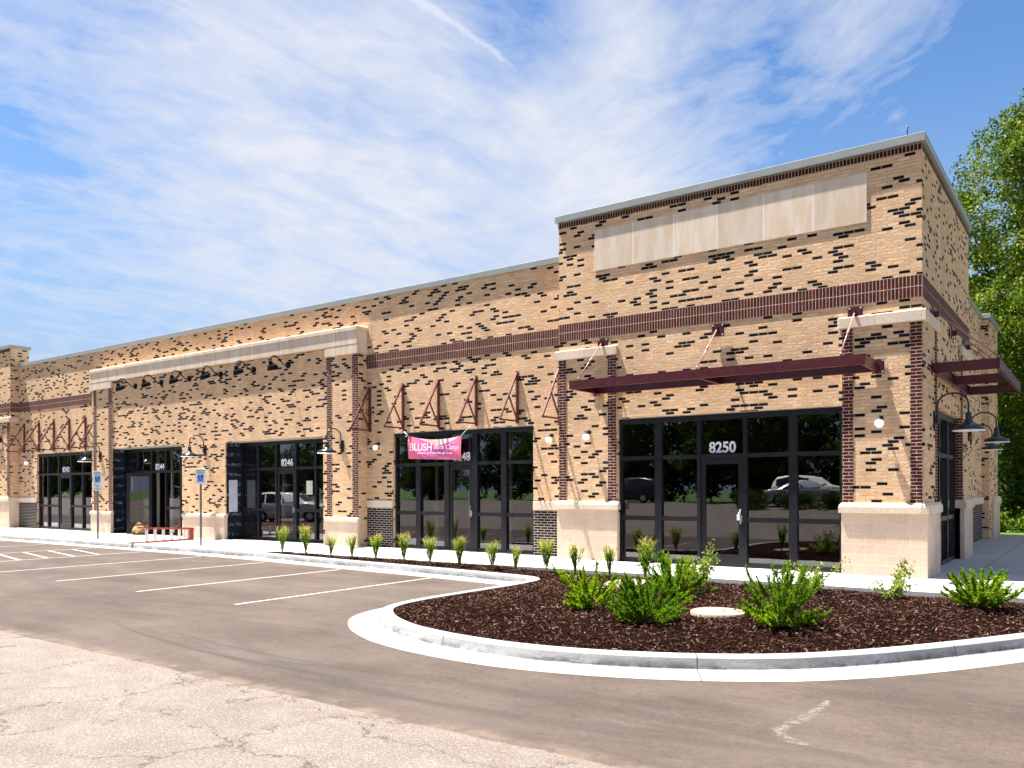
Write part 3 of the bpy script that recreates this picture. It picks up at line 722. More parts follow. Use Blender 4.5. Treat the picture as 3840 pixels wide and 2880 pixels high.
# storefronts
def storefront(key, y, muls, door, wide=(), number=None, open_door=False, jamb=False):
    a, b = OP[key]
    z = lambda *k: None
    sf = MB(); d = .06
    fr = lambda x0, x1, z0, z1, yy0=-d, yy1=d: sf.box(x0, x1, y + yy0, y + yy1, z0, z1)
    top = OH; xs = [a] + list(muls) + [b]
    fr(a, b, top - .13, top, -.075, .075)
    fr(a, a + .07, 0, top - .13); fr(b - .07, b, 0, top - .13)
    for i, x in enumerate(muls):
        wd = .085 if i in wide else .04
        fr(x - wd, x + wd, 0, top - .13, -.068, .068)
    for i in range(5):
        wl = (.07 if i == 0 else (.085 if (i - 1) in wide else .04)); wr = (.07 if i == 4 else (.085 if i in wide else .04))
        x0, x1 = xs[i] + wl, xs[i+1] - wr
        fr(x0, x1, 2.38, 2.47)
        if i != door: fr(x0, x1, .98, 1.08); fr(x0, x1, 0, .10)
    win = sf.build('window', M_FRAME, B)
    for i in range(5):
        x0, x1 = xs[i], xs[i+1]
        def pane(z0, z1):
            pn = MB(); pn.face([(x0, y, z0), (x1, y, z0), (x1, y, z1), (x0, y, z1)]); pn.build('pane', M_GLASS, win)
        pane(2.45, top - .12)
        if i != door: pane(1.06, 2.40); pane(.08, 1.0)
    x0, x1 = xs[door], xs[door+1]
    wl = .085 if (door - 1) in wide else .04; wr = .085 if door in wide else .04
    x0 += wl + .004; x1 -= wr + .004; W = x1 - x0
    # door leaf built from its hinge side (local x: 0..W)
    dm = MB(); st = .105; zt = 2.375
    dm.box(0, st, -.025, .025, .012, zt); dm.box(W - st, W, -.025, .025, .012, zt); dm.box(st, W - st, -.025, .025, zt - .13, zt); dm.box(st, W - st, -.025, .025, .012, .27)
    dr = dm.build('door', M_FRAME, B)
    gp = MB(); gp.face([(st - .01, 0, .26), (W - st + .01, 0, .26), (W - st + .01, 0, zt - .12), (st - .01, 0, zt - .12)]); gp.build('door_glass', M_GLASS, dr)
    hm = MB(); hx = W - .05; hm.tube([(hx, -.025, .95), (hx, -.075, .95), (hx, -.075, 1.25), (hx, -.025, 1.25)], .013); hm.box(hx - .03, hx + .03, -.032, -.025, .98, 1.12)
    hm.build('handle', M_GALV, dr)
    if open_door: dr.location = (x0 + W, y - .03, 0); dr.rotation_euler.z = 0; dr.location = (x0, y - .07, 0); dr.rotation_euler.z = open_door
    else: dr.location = (x0, y - .02, 0)
    cx = (xs[door] + xs[door+1]) / 2
    if number: text_mesh('house_number', number, .33, M_NUM, B, (cx, y - .004, 2.505), (R(90), 0, 0), .009, .001, sx=.93)
    return xs
storefront('8250', .14, (-5.52, -4.53, -3.48, -2.46), 2, (0, 3), '8250')
storefront('8248', .50, (-13.25, -12.18, -11.17, -10.19), 2, (0, 1, 2, 3), '8248')
storefront('8246', .66, (-20.80, -19.82, -18.83, -17.85), 2, (), '8246')
storefront('8244', .66, (-28.40, -27.41, -26.42, -25.43), 2, (), '8244', open_door=R(-128))
storefront('8242', .50, (-35.48, -34.5, -33.42, -32.42), 2, (), '8242')
M_LINT = simple('pale_steel_lintel', (.35, .33, .30), .6)
# dark flashing inside the openings
q = MB()
for k_, (a, b) in OP.items():
    y0 = {'8250': .003, '8248': S2 + .003, '8242': S2 + .003}.get(k_, .033); y1 = {'8250': .08, '8248': .43, '8242': .43}.get(k_, .58)
    build_each('lintel_plate', M_LINT, B, [(a, b, y0, y1, OH - .012, OH - .002)])
q = MB()
for a in (OP['8246'][0], OP['8244'][0]): build_each('wrapped_reveal', M_WRAP, B, [(a, a + .02, .04, .60, 0, OH - .02)])
for a in (OP['8246'][1], OP['8244'][1]): build_each('wrapped_reveal', M_WRAP, B, [(a - .02, a, .04, .60, 0, OH - .02)])
q = MB(); q.box(OP['8246'][0] + .022, OP['8246'][0] + .03, .12, .46, .95, 2.05); q.build('white_sheet', simple('white_foam_sheet', (.55, .58, .66), .7), B)
q = MB(); q.box(-18.35, -18.05, .645, .650, 1.55, 2.0); tag(q.build('paper_notice', simple('notice_paper', (.55, .52, .48), .8)), 'pale paper notice taped inside the storefront glass right of the 8246 door', 'notice')
q = MB(); q.box(-3.66, -3.58, .075, .10, 1.02, 1.15); q.tube([(-3.62, .09, 1.15), (-3.62, .085, 1.2)], .012)
tag(q.build('lock_box', simple('grey_plastic', (.6, .6, .6), .5)), 'small white lock box hanging on the 8250 door handle', 'lock box')
# side storefront on the short face
sf = MB(); X0 = -.16
for (y0, y1, z0, z1) in ((1.45, 5.02, OH - .13, OH), (1.45, 1.52, 0, OH - .13), (4.95, 5.02, 0, OH - .13), (1.52, 4.95, 0, .1), (1.52, 4.95, .98, 1.08), (1.52, 4.95, 2.38, 2.47)): sf.box(X0 - .06, X0 + .06, y0, y1, z0, z1)
for y_ in (2.64, 3.83): sf.box(X0 - .066, X0 + .066, y_ - .05, y_ + .05, .0, OH - .13)
win = sf.build('window', M_FRAME, B)
ysf = (1.45, 2.64, 3.83, 5.02)
for i in range(3):
    for z0, z1 in ((.08, 1.0), (1.06, 2.4), (2.45, OH - .12)): pn = MB(); pn.face([(X0, ysf[i], z0), (X0, ysf[i+1], z0), (X0, ysf[i+1], z1), (X0, ysf[i], z1)]); pn.build('pane', M_GLASS, win)
# small things seen through the glass
q = MB()
for x in (-13.0, -12.35, -11.75, -11.45, -10.6, -10.35): build_each('wall_stud', M_STUD, B, [(x - .05, x + .05, .95, 1.03, .02, 3.85)])
for x in (-20.6, -20.2, -28., -27.): build_each('wall_stud', M_STUD, B, [(x - .05, x + .05, 1.2, 1.28, .02, 3.85)])
for x, y in ((-20.4, 2.6), (-19.9, 3.6), (-19.5, 2.4), (-19.2, 3.4)):
    q = MB(); q.lathe((x, y, 0), [(.07, 3.899), (.07, 3.885), (.001, 3.884)], 16); q.build('downlight', M_LIT, B)

# ------------------------------------------------------------------ canopies
def chan(q, a, b, h, fl, side):       # C-channel from a to b (horizontal), web at the line, flanges towards side
    a, b = Vector(a), Vector(b); d = (b - a).normalized(); s = Vector(side); th = .012
    def slab(o0, o1, z0, z1):
        P = [a + s * o0, b + s * o0, b + s * o1, a + s * o1]
        lo = [p + Vector((0, 0, z0)) for p in P]; hi = [p + Vector((0, 0, z1)) for p in P]
        q.rings([lo, hi], True, False)
    slab(0, th, -h / 2, h / 2); slab(th, fl, h / 2 - th, h / 2); slab(th, fl, -h / 2, -h / 2 + th)
def canopy(name, ax, p0, p1, depth, outr, plates, rods, wallc, label):
    # ax 'x': runs along the front; ax 'y': runs along the short side
    e = empty(name, label=label, cat='canopy')
    def P(a, o, z): return (a, -o - .0 + wallc, z) if ax == 'x' else (wallc + o, a, z)
    out = Vector((0, -1, 0)) if ax == 'x' else Vector((1, 0, 0)); al = Vector((1, 0, 0)) if ax == 'x' else Vector((0, 1, 0))
    z = 4.08
    q = MB(); chan(q, P(p0, depth, z), P(p1, depth, z), .19, .07, -out); q.build('front_beam', M_MAROON, e)
    q = MB(); chan(q, P(p0 + .05, .03, z), P(p1 - .05, .03, z), .22, .07, out); q.build('wall_beam', M_MAROON, e)
    for i, a in enumerate(outr):
        q = MB(); chan(q, P(a, .02, z), P(a, depth - .012, z), .20, .06, al if i < len(outr) - 1 else -al)
        q.build('outrigger', M_MAROON, e)
    for i, a in enumerate(plates):
        q = MB(); 
        def bx(a0, a1, o0, o1, z0, z1):
            if ax == 'x': q.box(a0, a1, wallc - o1, wallc - o0, z0, z1)
            else: q.box(wallc + o0, wallc + o1, a0, a1, z0, z1)
        bx(a - .14, a + .14, 0, .016, 5.02, 5.30); bx(a - .012, a + .012, .016, .10, 5.10, 5.22)
        pl = q.build('anchor_plate', M_MAROON, e)
        for da in (-.105, .105):
            for zb in (5.055, 5.265): 
                c = P(a + da, .016, zb); q = MB(); q.lathe(c, [(.020, 0), (.020, .0), (.016, .014)] if False else [(.022, -.018 if ax == 'x' else .0), (.022, .0 if ax == 'x' else .018)], 8, 'y' if ax == 'x' else 'x'); q.build('bolt', M_BOLT, pl)
        q = MB(); q.tube([P(a, .08, 5.16), P(a, depth - .03, 4.22)], .014, 8); q.tube([P(a, .08 + (depth - .11) * .42, 5.16 - .94 * .42), P(a, .08 + (depth - .11) * .55, 5.16 - .94 * .55)], .022, 8)
        q.tube([P(a, depth - .03, 4.18), P(a, depth - .03, 4.24)], .02, 8)
        q.build('tie_rod', M_ROD, e)
    for a in (p0 + .02, p1 - .02):
        q = MB()
        sg = 1 if a > p0 + .1 else -1
        bx(a - .11, a + .11, 0, .014, z - .14, z + .14)
        pl = q.build('end_plate', M_MAROON, e)
        for da in (-.08, .08):
            for dzb in (-.11, .11): q = MB(); q.lathe(P(a + da, .014, z + dzb), [(.02, -.016 if ax == 'x' else 0.), (.02, 0. if ax == 'x' else .016)], 8, 'y' if ax == 'x' else 'x'); q.build('bolt', M_BOLT, pl)
    return e
canopy('steel_canopy', 'x', -7.11, -.75, 1.17, (-7.08, -4.02, -.78), (-6.88, -4.02, -1.19), 3, -.045, 'long maroon steel canopy hung on rods over the 8250 storefront')
canopy('steel_canopy', 'y', .85, 5.75, 1.15, (.88, 3.3, 5.72), (.98, 3.45, 5.75), 3, .045, 'short maroon steel canopy projecting from the right side of the corner tower')
canopy('steel_canopy', 'x', -44.6, -38.9, 1.17, (-44.5, -41.7, -38.95), (-44., -41.7, -39.3), 3, -.045, 'maroon steel canopy on the far left tower, only its end in view')

# ------------------------------------------------------------------ awning brackets
def bracket():
    e = empty('awning_bracket'); o = .80; zb = 0; zt = 1.30
    q = MB(); q.box(-.03, .03, -.06, 0, -.06, zt); q.build('wall_post', M_BRACKET, e)
    q = MB(); q.bar((0, -.03, zt - .02), (0, -o, .02), .045, .045); q.build('sloped_bar', M_BRACKET, e)
    q = MB(); q.bar((0, -.06, .0), (0, -o, .0), .04, .04); q.build('bottom_bar', M_BRACKET, e)
    q = MB(); f = .5; q.bar((0, -.05, .04), (0, -.03 - (o - .03) * (1 - f) - .0, zt * f + .0), .035, .035); q.build('strut', M_BRACKET, e)
    return e
b0 = bracket(); ords = ['first', 'second', 'third', 'fourth', 'fifth', 'sixth']
i = 0
for grp, xs, where in (('awning brackets above the 8248 storefront', (-15.10, -13.74, -12.38, -11.03, -9.66, -8.36), 'above the 8248 storefront'),
                       ('awning brackets above the 8242 storefront', (-37.50, -36.08, -34.70, -33.33, -31.95, -30.90), 'above the far left 8242 storefront')):
    for n_, x in enumerate(xs):
        o = b0 if i == 0 else copy_tree(b0); i += 1
        o.location = (x, S2, 3.49); tag(o, 'dark red triangular awning bracket, %s from the left %s' % (ords[n_], where), 'awning bracket', grp)

# ------------------------------------------------------------------ lamps
def barn_lamp(rz):
    e = empty('barn_lamp')           # wall at local y=0, projecting towards -y
    q = MB(); q.box(-.055, .055, -.03, 0, -.16, .16); q.box(-.035, .035, -.075, -.03, -.06, .06); q.build('wall_plate', M_BLKM, e)
    pts = [(0, -.05, .0), (0, -.06, .18)]
    for k in range(9): a = math.pi * k / 8; pts.append((0, -.06 - .24 * (1 - math.cos(a)), .26 + .20 * math.sin(a)))
    pts.append((0, -.54, .08)); q = MB(); q.tube(pts, .016, 10); q.build('gooseneck_arm', M_BLKM, e)
    q = MB(); q.lathe((0, -.54, 0), [(.028, .12), (.045, .10), (.05, .0), (.075, -.06), (.14, -.10), (.225, -.13), (.245, -.16), (.25, -.20), (.235, -.20), (.22, -.155), (.12, -.12), (.05, -.09)], 32); sh = q.build('shade', M_LAMPB, e)
    q = MB(); q.lathe((0, -.54, 0), [(.252, -.196), (.256, -.206), (.246, -.208), (.235, -.20)], 32); q.build('shade_rim', M_WHITE, sh)
    q = MB(); q.lathe((0, -.54, 0), [(.02, -.09), (.04, -.12), (.045, -.15), (.02, -.175), (.001, -.18)], 16); q.build('bulb', M_WHITE, e)
    e.rotation_euler.z = rz; return e
l0 = barn_lamp(0)
LAM = [((-15.93, .0, 3.02), 0, 'black gooseneck barn lamp on the brick pier between the 8246 and 8248 storefronts'),
       ((-22.95, .0, 3.10), 0, 'black gooseneck barn lamp on the wide middle pier above a parking sign'),
       ((-30.07, .0, 3.08), 0, 'black gooseneck barn lamp on the pier beside the 8242 storefront'),
       ((.03, 1.05, 3.06), R(90), 'nearest navy gooseneck barn lamp on the right side wall, by the corner pier'),
       ((.03, 6.25, 3.06), R(90), 'middle barn lamp of the three on the right side wall, past the side window'),
       ((-.5, 10.9, 3.06), R(90), 'smallest and farthest barn lamp on the right side wall, just below the middle one')]
for i, (p, rz, lb) in enumerate(LAM):
    o = l0 if i == 0 else copy_tree(l0); o.location = p; o.rotation_euler.z = rz; o.scale = (1.14,) * 3; tag(o, lb, 'wall lamp', 'black gooseneck barn lamps')
M_BLKMAT = simple('matt_black_metal', (.004, .004, .005), .7, 0., .1, 6., .15)
def spot():
    e = empty('sign_spotlight')
    q = MB(); q.lathe((0, 0, 0), [(.085, -.04), (.085, 0)], 16, 'y'); q.build('wall_mount', M_BLKMAT, e)
    pts = [(0, -.03, 0), (0, -.14, -.02), (0, -.24, .05), (0, -.36, .17), (0, -.48, .20), (0, -.58, .13), (0, -.60, .02)]
    q = MB(); P = [tuple(p) for p in chaikin(pts, 2)]; q.tube(P, .016, 8); q.build('curved_arm', M_BLKMAT, e)
    q = MB(); d = Vector((0, .45, -.9)).normalized(); s = Vector((1, 0, 0)); u = d.cross(s)
    rg = []
    for r_, h in ((.03, -.04), (.05, .0), (.06, .06), (.11, .09), (.155, .20), (.145, .20), (.09, .12)):
        c = Vector((0, -.60, .02)) + d * h; rg.append([c + (s * math.cos(2*math.pi*k/20) + u * math.sin(2*math.pi*k/20)) * r_ for k in range(20)])
    q.rings(rg); q.build('lamp_head', M_BLKMAT, e); return e
s0 = spot()
for i, x in enumerate((-27.50, -25.72, -23.92, -22.05, -20.22, -18.46)):
    o = s0 if i == 0 else copy_tree(s0); o.location = (x, .03, 5.72); o.scale = (1.2,) * 3
    tag(o, 'black curved-arm spotlight under the stone cornice, %s from the left' % ords[i], 'spotlight', 'spotlights under the stone cornice')
def globe():
    e = empty('globe_light')
    q = MB(); q.lathe((0, 0, .08), [(.05, -.02), (.05, 0)], 16, 'y'); q.tube([(0, -.02, .08), (0, -.13, .09), (0, -.15, .05)], .014, 8); q.lathe((0, -.15, 0), [(.03, .07), (.06, .06), (.062, .045)], 16); q.build('bracket', M_BLKM, e)
    q = MB(); prof = [(.001, .085)] + [(.085 * math.sin(math.pi * k / 10), .085 * math.cos(math.pi * k / 10)) for k in range(1, 10)] + [(.001, -.085)]
    q.lathe((0, -.15, -.03), prof, 20); q.build('glass_globe', M_OPAL, e); return e
M_OPAL = simple('opal_glass', (.88, .88, .88), .25, 0., .02); M_OPAL.node_tree.nodes['Principled BSDF'].inputs['Emission Color'].default_value = (1, .98, .95, 1); M_OPAL.node_tree.nodes['Principled BSDF'].inputs['Emission Strength'].default_value = .12
g0 = globe()
for i, (p, lb) in enumerate((((-.73, -.03, 2.99), 'small white globe light on the corner pier right of the 8250 storefront'), ((-7.28, -.03, 2.99), 'small white globe light on the pier left of the 8250 storefront, inside its maroon strips'),
                             ((-8.60, S2, 2.99), 'small white globe light just right of the 8248 storefront'), ((-14.75, S2, 2.99), 'small white globe light just left of the 8248 storefront'),
                             ((-37.05, S2, 2.99), 'small white globe light left of the far 8242 storefront'))):
    o = g0 if i == 0 else copy_tree(g0); o.location = p; tag(o, lb, 'wall lamp', 'white globe wall lights')
# roof hook
q = MB(); q.tube([(-.27, .12, 8.43), (-.27, .12, 8.62), (-.25, .12, 8.66), (-.30, .12, 8.69)], .010, 6); q.lathe((-.27, .12, 8.43), [(.05, 0), (.045, .02), (.001, .02)], 10)
tag(q.build('roof_rod', M_BLKM), 'thin dark metal rod with a hooked tip on the corner tower coping', 'rod')

# ------------------------------------------------------------------ banner
def mk_banner():
    m, t, b = mat('pink_banner'); x, y, z = t.sep(t.uv())
    n = t.noise(t.comb(t.m('MULTIPLY', x, 1.4), t.m('MULTIPLY', y, 2.2), 0.), 1.6, 3, .5)
    c = t.mix(t.ramp(t.m('ABSOLUTE', t.m('SUBTRACT', x, .55)), .15, .5), (.50, .09, .36), (.78, .13, .22)); c = t.mix(t.ramp(n, .45, .6), c, (.80, .17, .30))
    ln = t.m('ABSOLUTE', t.m('SUBTRACT', t.m('ADD', t.m('MULTIPLY', x, 1.15), t.m('MULTIPLY', y, .5)), .42)); c = t.mix(t.ramp(ln, .008, .016, .6, 0.), c, (.9, .62, .70))
    pk = t.m('SUBTRACT', y, t.m('ADD', .66, t.m('MULTIPLY', t.m('ABSOLUTE', t.m('SUBTRACT', x, .58)), .85)))
    c = t.mix(t.ramp(pk, 0., .02), c, (.90, .56, .55))
    t.put(b.inputs['Base Color'], c); b.inputs['Roughness'].default_value = .45; return m
ban = empty('banner', (-12.43, .20, 2.55), label='pink sagging vinyl banner with white lettering tied over the 8248 entrance', cat='banner')
q = MB(); nx, nz_ = 24, 8; W_, H_ = 1.94, .66
def bp(i, j):
    u, v = i / nx, j / nz_; x = (u - .5) * W_; sag = .115 * 4 * u * (1 - u)
    zt = H_ - sag * .9 + (.035 - .07 * u); zb = .035 - .07 * u
    return (x, -.03 * math.sin(u * 9 + v * 3) * v - .02 * math.sin(v * math.pi), zb + (zt - zb) * v)
for i in range(nx):
    for j in range(nz_):
        q.face([bp(i, j), bp(i+1, j), bp(i+1, j+1), bp(i, j+1)], [(i/nx, j/nz_), ((i+1)/nx, j/nz_), ((i+1)/nx, (j+1)/nz_), (i/nx, (j+1)/nz_)], True)
q.build('sheet', mk_banner(), ban)
M_BTXT = simple('banner_lettering', (.92, .80, .86), .5, 0., .02)
text_mesh('lettering', 'BLUSH', .30, M_BTXT, ban, (-.46, -.055, .255), (R(90), R(2), 0), .004, .001, sx=.98)
text_mesh('lettering', 'Boot Camp', .19, M_BTXT, ban, (.46, -.055, .27), (R(90), R(2), 0), .0, .001, shear=.4)
text_mesh('lettering', 'Empowering Women through Fitness', .085, M_BTXT, ban, (.05, -.05, .155), (R(90), R(2), 0), .001, .001)
q = MB(); q.tube([(-.97, -.01, H_ + .03), (-1.05, -.02, H_ + .10), (-1.29, .06, .90)], .011, 6); q.tube([(-1.0, -.01, H_ + .05), (-1.10, -.01, H_ + .02)], .010, 6); q.tube([(.97, -.01, H_ - .04), (1.12, -.0, H_ + .08), (1.30, .03, .92)], .008, 6)
q.build('tie_rope', simple('white_rope', (.75, .73, .70), .8), ban)

# ------------------------------------------------------------------ parking signs
M_SIGNW = simple('sign_white', (.78, .82, .82), .5, 0., .03); M_SIGNB = simple('sign_blue', (.012, .10, .50), .45, 0., .03); M_SIGNG = simple('sign_green', (.02, .22, .16), .5, 0., .03)
def psign(x, y, van, label, tz):
    e = empty('parking_sign', (x, y, 0), R(40), label=label, cat='parking sign', group='accessible parking signs')
    q = MB(); q.box(-.03, .03, -.006, .006, 0, tz - .02); q.box(-.03, -.022, -.02, -.006, 0, tz - .02); q.box(.022, .03, -.02, -.006, 0, tz - .02); q.build('post', M_GALV, e)
    q = MB(); q.cbox(-.155, .155, -.028, -.022, tz - .47, tz, .002); sp = q.build('sign_face', M_SIGNW, e)
    q = MB(); q.box(-.085, .085, -.0315, -.029, tz - .40, tz - .18); q.build('blue_panel', M_SIGNB, sp)
    text_mesh('lettering', 'RESERVED', .062, M_SIGNG, sp, (0, -.030, tz - .08), (R(90), 0, 0), .001, .0008, sx=.85)
    text_mesh('lettering', 'PARKING', .062, M_SIGNG, sp, (0, -.030, tz - .145), (R(90), 0, 0), .001, .0008, sx=.85)
    q = MB()    # wheelchair symbol
    yy = -.0335; zc = tz - .34
    ring = [( .052 * math.cos(R(a)) - .004, yy, zc + .0 + .052 * math.sin(R(a))) for a in range(140, 400, 20)]
    q.tube(ring, .006, 5); q.tube([(-.012, yy, zc + .10), (-.010, yy, zc + .035), (.035, yy, zc + .035), (.052, yy, zc - .03), (.068, yy, zc - .02)], .007, 5); q.lathe((-.014, yy, zc + .125), [(.016, -.001), (.016, .001)], 12, 'y')
    q.build('wheelchair_symbol', M_SIGNW, sp)
    if van:
        q = MB(); q.cbox(-.155, .155, -.028, -.022, tz - .68, tz - .49, .002); v_ = q.build('sign_face', M_SIGNW, e)
        text_mesh('lettering', 'VAN', .06, M_SIGNG, v_, (0, -.030, tz - .565), (R(90), 0, 0), .001, .0008); text_mesh('lettering', 'ACCESSIBLE', .05, M_SIGNG, v_, (0, -.030, tz - .64), (R(90), 0, 0), .001, .0008, sx=.8)
    return e
psign(-25.63, -2.43, True, 'taller white and blue accessible parking sign with second plate, left of the ladder', 2.38)
psign(-19.65, -2.36, False, 'white and blue accessible parking sign on a metal post in front of the wide pier', 2.36)

# ------------------------------------------------------------------ ladder and bag
lad = empty('stepladder', (-22.72, -.72, 0), 0, label='orange and silver stepladder lying on its side on the pavement before the wide pier', cat='ladder')
P1 = Vector((0, 0, 0)); P2 = Vector((.28, -1.95, 0)); d = (P2 - P1).normalized(); nrm_ = Vector((-d.y, d.x, 0))
def rail(name, zb0, zb1, off0, off1, m):
    q = MB(); q.bar(P1 + nrm_ * off0 + Vector((0, 0, zb0)), P2 + nrm_ * off1 + Vector((0, 0, zb1)), .075, .028); return q.build(name, m, lad)
q = MB(); q.bar(P1 + Vector((0, 0, .03)), P2 + (P2 - P1).normalized() * .30 + Vector((0, 0, .03)), .09, .035); q.build('side_rail', M_ORANGE, lad); rail('side_rail', .40, .50, 0, 0, M_ORANGE)
rail('rear_rail', .02, .03, .13, .22, M_ORANGE); rail('rear_rail', .38, .46, .13, .22, M_ORANGE)
for k in range(6):
    f = .08 + k * .165; p = P1 + (P2 - P1) * f; top = .40 + .10 * f
    q = MB(); q.bar(p + Vector((0, 0, .03)), p + Vector((0, 0, top - .01)), .10, .05); q.build('tread', M_ALU, lad)
for k in range(3):
    f = .2 + k * .3; p = P1 + (P2 - P1) * f + nrm_ * (.13 + .09 * f); q = MB(); q.bar(p + Vector((0, 0, .03)), p + Vector((0, 0, .38 + .07 * f)), .025, .02); q.build('rear_brace', M_ALU, lad)
q = MB(); q.bar(P1 + Vector((0, 0, .0)), P1 + nrm_ * .17 + Vector((0, 0, .0)), .14, .44); 
q = MB(); q.box(-.05, .10, -.06, .04, .01, .42); q.build('top_cap', M_ORANGE, lad)
for z, ex in ((.03, .30), (.50, 0.)):
    q = MB(); q.bar(P2 + d * ex + Vector((0, 0, z)), P2 + d * (ex + .14) + Vector((0, 0, z)), .09, .04); q.build('foot', M_BLKM, lad)
bag = empty('tool_bag', (-26.95, -.18, 0), R(25), label='bulging tan and brown canvas tool bag on the pavement in the 8244 doorway', cat='tool bag')
q = MB(); rg = []
for h, a, b_ in ((.0, .20, .13), (.03, .23, .155), (.14, .245, .165), (.24, .225, .15), (.31, .18, .09), (.345, .15, .045), (.35, .13, .02)):
    rg.append([(a * math.copysign(abs(math.cos(2*math.pi*k/24)) ** .6, math.cos(2*math.pi*k/24)) * (1 + .03 * math.sin(k * 2.3 + h * 30)), b_ * math.copysign(abs(math.sin(2*math.pi*k/24)) ** .6, math.sin(2*math.pi*k/24)) * (1 + .06 * math.sin(k * 1.7)), h) for k in range(24)])
q.rings(rg); q.build('bag_body', simple('tan_canvas', (.36, .20, .08), .9, 0., .3, 14., .3, .5), bag)
q = MB(); q.rings([[(p[0] * 1.02, p[1] * 1.02, z) for p in rg[2]] for z in (.055, .115)], False); q.build('stripe', simple('dark_webbing', (.05, .025, .015), .8), bag)
for y_ in (-.07, .07):
    q = MB(); q.tube([tuple(p) for p in chaikin([(-.09, y_, .28), (-.08, y_ * .8, .42), (.0, y_ * .5, .48), (.08, y_ * .8, .42), (.09, y_, .28)], 2)], .014, 6); q.build('handle', simple('webbing', (.40, .26, .13), .8), bag)
q = MB(); q.lathe((.02, -.12, .10), [(.001, .0), (.06, .0), (.07, .03), (.001, .05)], 12); q.build('pocket', simple('cream_canvas', (.62, .5, .3), .9), bag)

# ------------------------------------------------------------------ plants
def leafy_mesh(name, P, Dn, Ln, Wd, m, rsd=0, curl=.15):
    """diamond leaf cards: P centres, Dn directions, Ln lengths, Wd widths"""
    rs = np.random.RandomState(rsd); n = len(P)
    Dn = Dn / (np.linalg.norm(Dn, axis=1, keepdims=True) + 1e-9)
    rv = rs.normal(size=(n, 3)); S = np.cross(Dn, rv); S /= np.linalg.norm(S, axis=1, keepdims=True) + 1e-9; Nn = np.cross(S, Dn)
    L_ = Ln[:, None]; W2 = Wd[:, None] / 2
    v = np.stack([P, P + Dn * L_ * .45 + S * W2 + Nn * L_ * curl, P + Dn * L_, P + Dn * L_ * .45 - S * W2 + Nn * L_ * curl], 1).reshape(-1, 3)
    me = bpy.data.meshes.new(name); me.vertices.add(4 * n); me.vertices.foreach_set('co', v.astype(np.float32).ravel())
    me.loops.add(4 * n); me.loops.foreach_set('vertex_index', np.arange(4 * n, dtype=np.int32)); me.polygons.add(n)
    me.polygons.foreach_set('loop_start', np.arange(0, 4 * n, 4, dtype=np.int32)); me.polygons.foreach_set('loop_total', np.full(n, 4, dtype=np.int32))
    me.materials.append(m); me.update(calc_edges=True); me.validate()
    return me
def link(name, me, parent=None, loc=(0, 0, 0)):
    o = bpy.data.objects.new(name, me); COL.objects.link(o); o.location = loc
    if parent: o.parent = parent
    return o
def tree(loc, h, rad, label, seed, m, nclump=150, nleaf=150, leaf=.16, trunk_h=.22, squash=1.15, cat='tree', name='maple_tree', group=None, trunk_r=.22):
    e = empty(name, loc, 0, label=label, cat=cat, group=group)
    rs = np.random.RandomState(seed); rg = random.Random(seed)
    cz = h * (trunk_h + 1) / 2 + .3; hz = h - cz
    C_ = []
    while len(C_) < nclump:
        p = rs.uniform(-1, 1, 3); r_ = np.linalg.norm(p)
        if r_ > 1 or r_ < .35: continue
        taper = 1 - .35 * max(0, p[2]) ** 2 - .15 * max(0, -p[2])
        lump = 1 + .18 * math.sin(3 * math.atan2(p[1], p[0]) + seed) + .12 * math.sin(5 * p[2] + seed * 2)
        C_.append((p[0] * rad * taper * lump, p[1] * rad * taper * lump, cz + p[2] * hz))
    C_ = np.array(C_)
    cr = rs.uniform(.5, 1.1, len(C_)) * rad * .165
    P = []; Dn = []
    for c, r_ in zip(C_, cr):
        k = int(nleaf * (r_ / (rad * .19)) ** 1.5); dd = rs.normal(size=(k, 3)); dd /= np.linalg.norm(dd, axis=1, keepdims=True)
        rr = r_ * rs.uniform(.5, 1.1, (k, 1)); P.append(c + dd * rr * np.array([1, 1, .75])); Dn.append(dd * .6 + rs.normal(size=(k, 3)) * .6 + np.array([0, 0, -.3]))
    P = np.concatenate(P); Dn = np.concatenate(Dn); n = len(P)
    me = leafy_mesh('crown', P, Dn, rs.uniform(.7, 1.3, n) * leaf, rs.uniform(.6, 1.1, n) * leaf * .8, m, seed); link('crown', me, e)
    q = MB(); pts = [(0, 0, -.2), (0, 0, h * .02), (.05 * rad * rg.uniform(-1, 1), 0, h * .2), (.08 * rad * rg.uniform(-1, 1), .05 * rad, h * .45), (0, 0, h * .8)]
    q.tube(pts, [trunk_r * 1.5, trunk_r * 1.1, trunk_r, trunk_r * .65, trunk_r * .15], 10)
    for c in C_[:: max(1, len(C_) // 28)]:
        f = rg.uniform(.22, .6); s0_ = Vector((0, 0, h * f * .8 + h * .05)); e_ = Vector(c)
        if e_.z < s0_.z: s0_.z = max(e_.z - .8, h * .14)
        md = (s0_ + e_) / 2 + Vector((0, 0, -.05 * h)); q.tube([s0_, md, e_], [trunk_r * .42, trunk_r * .25, trunk_r * .06], 6)
    q.build('trunk', M_BARK, e); return e
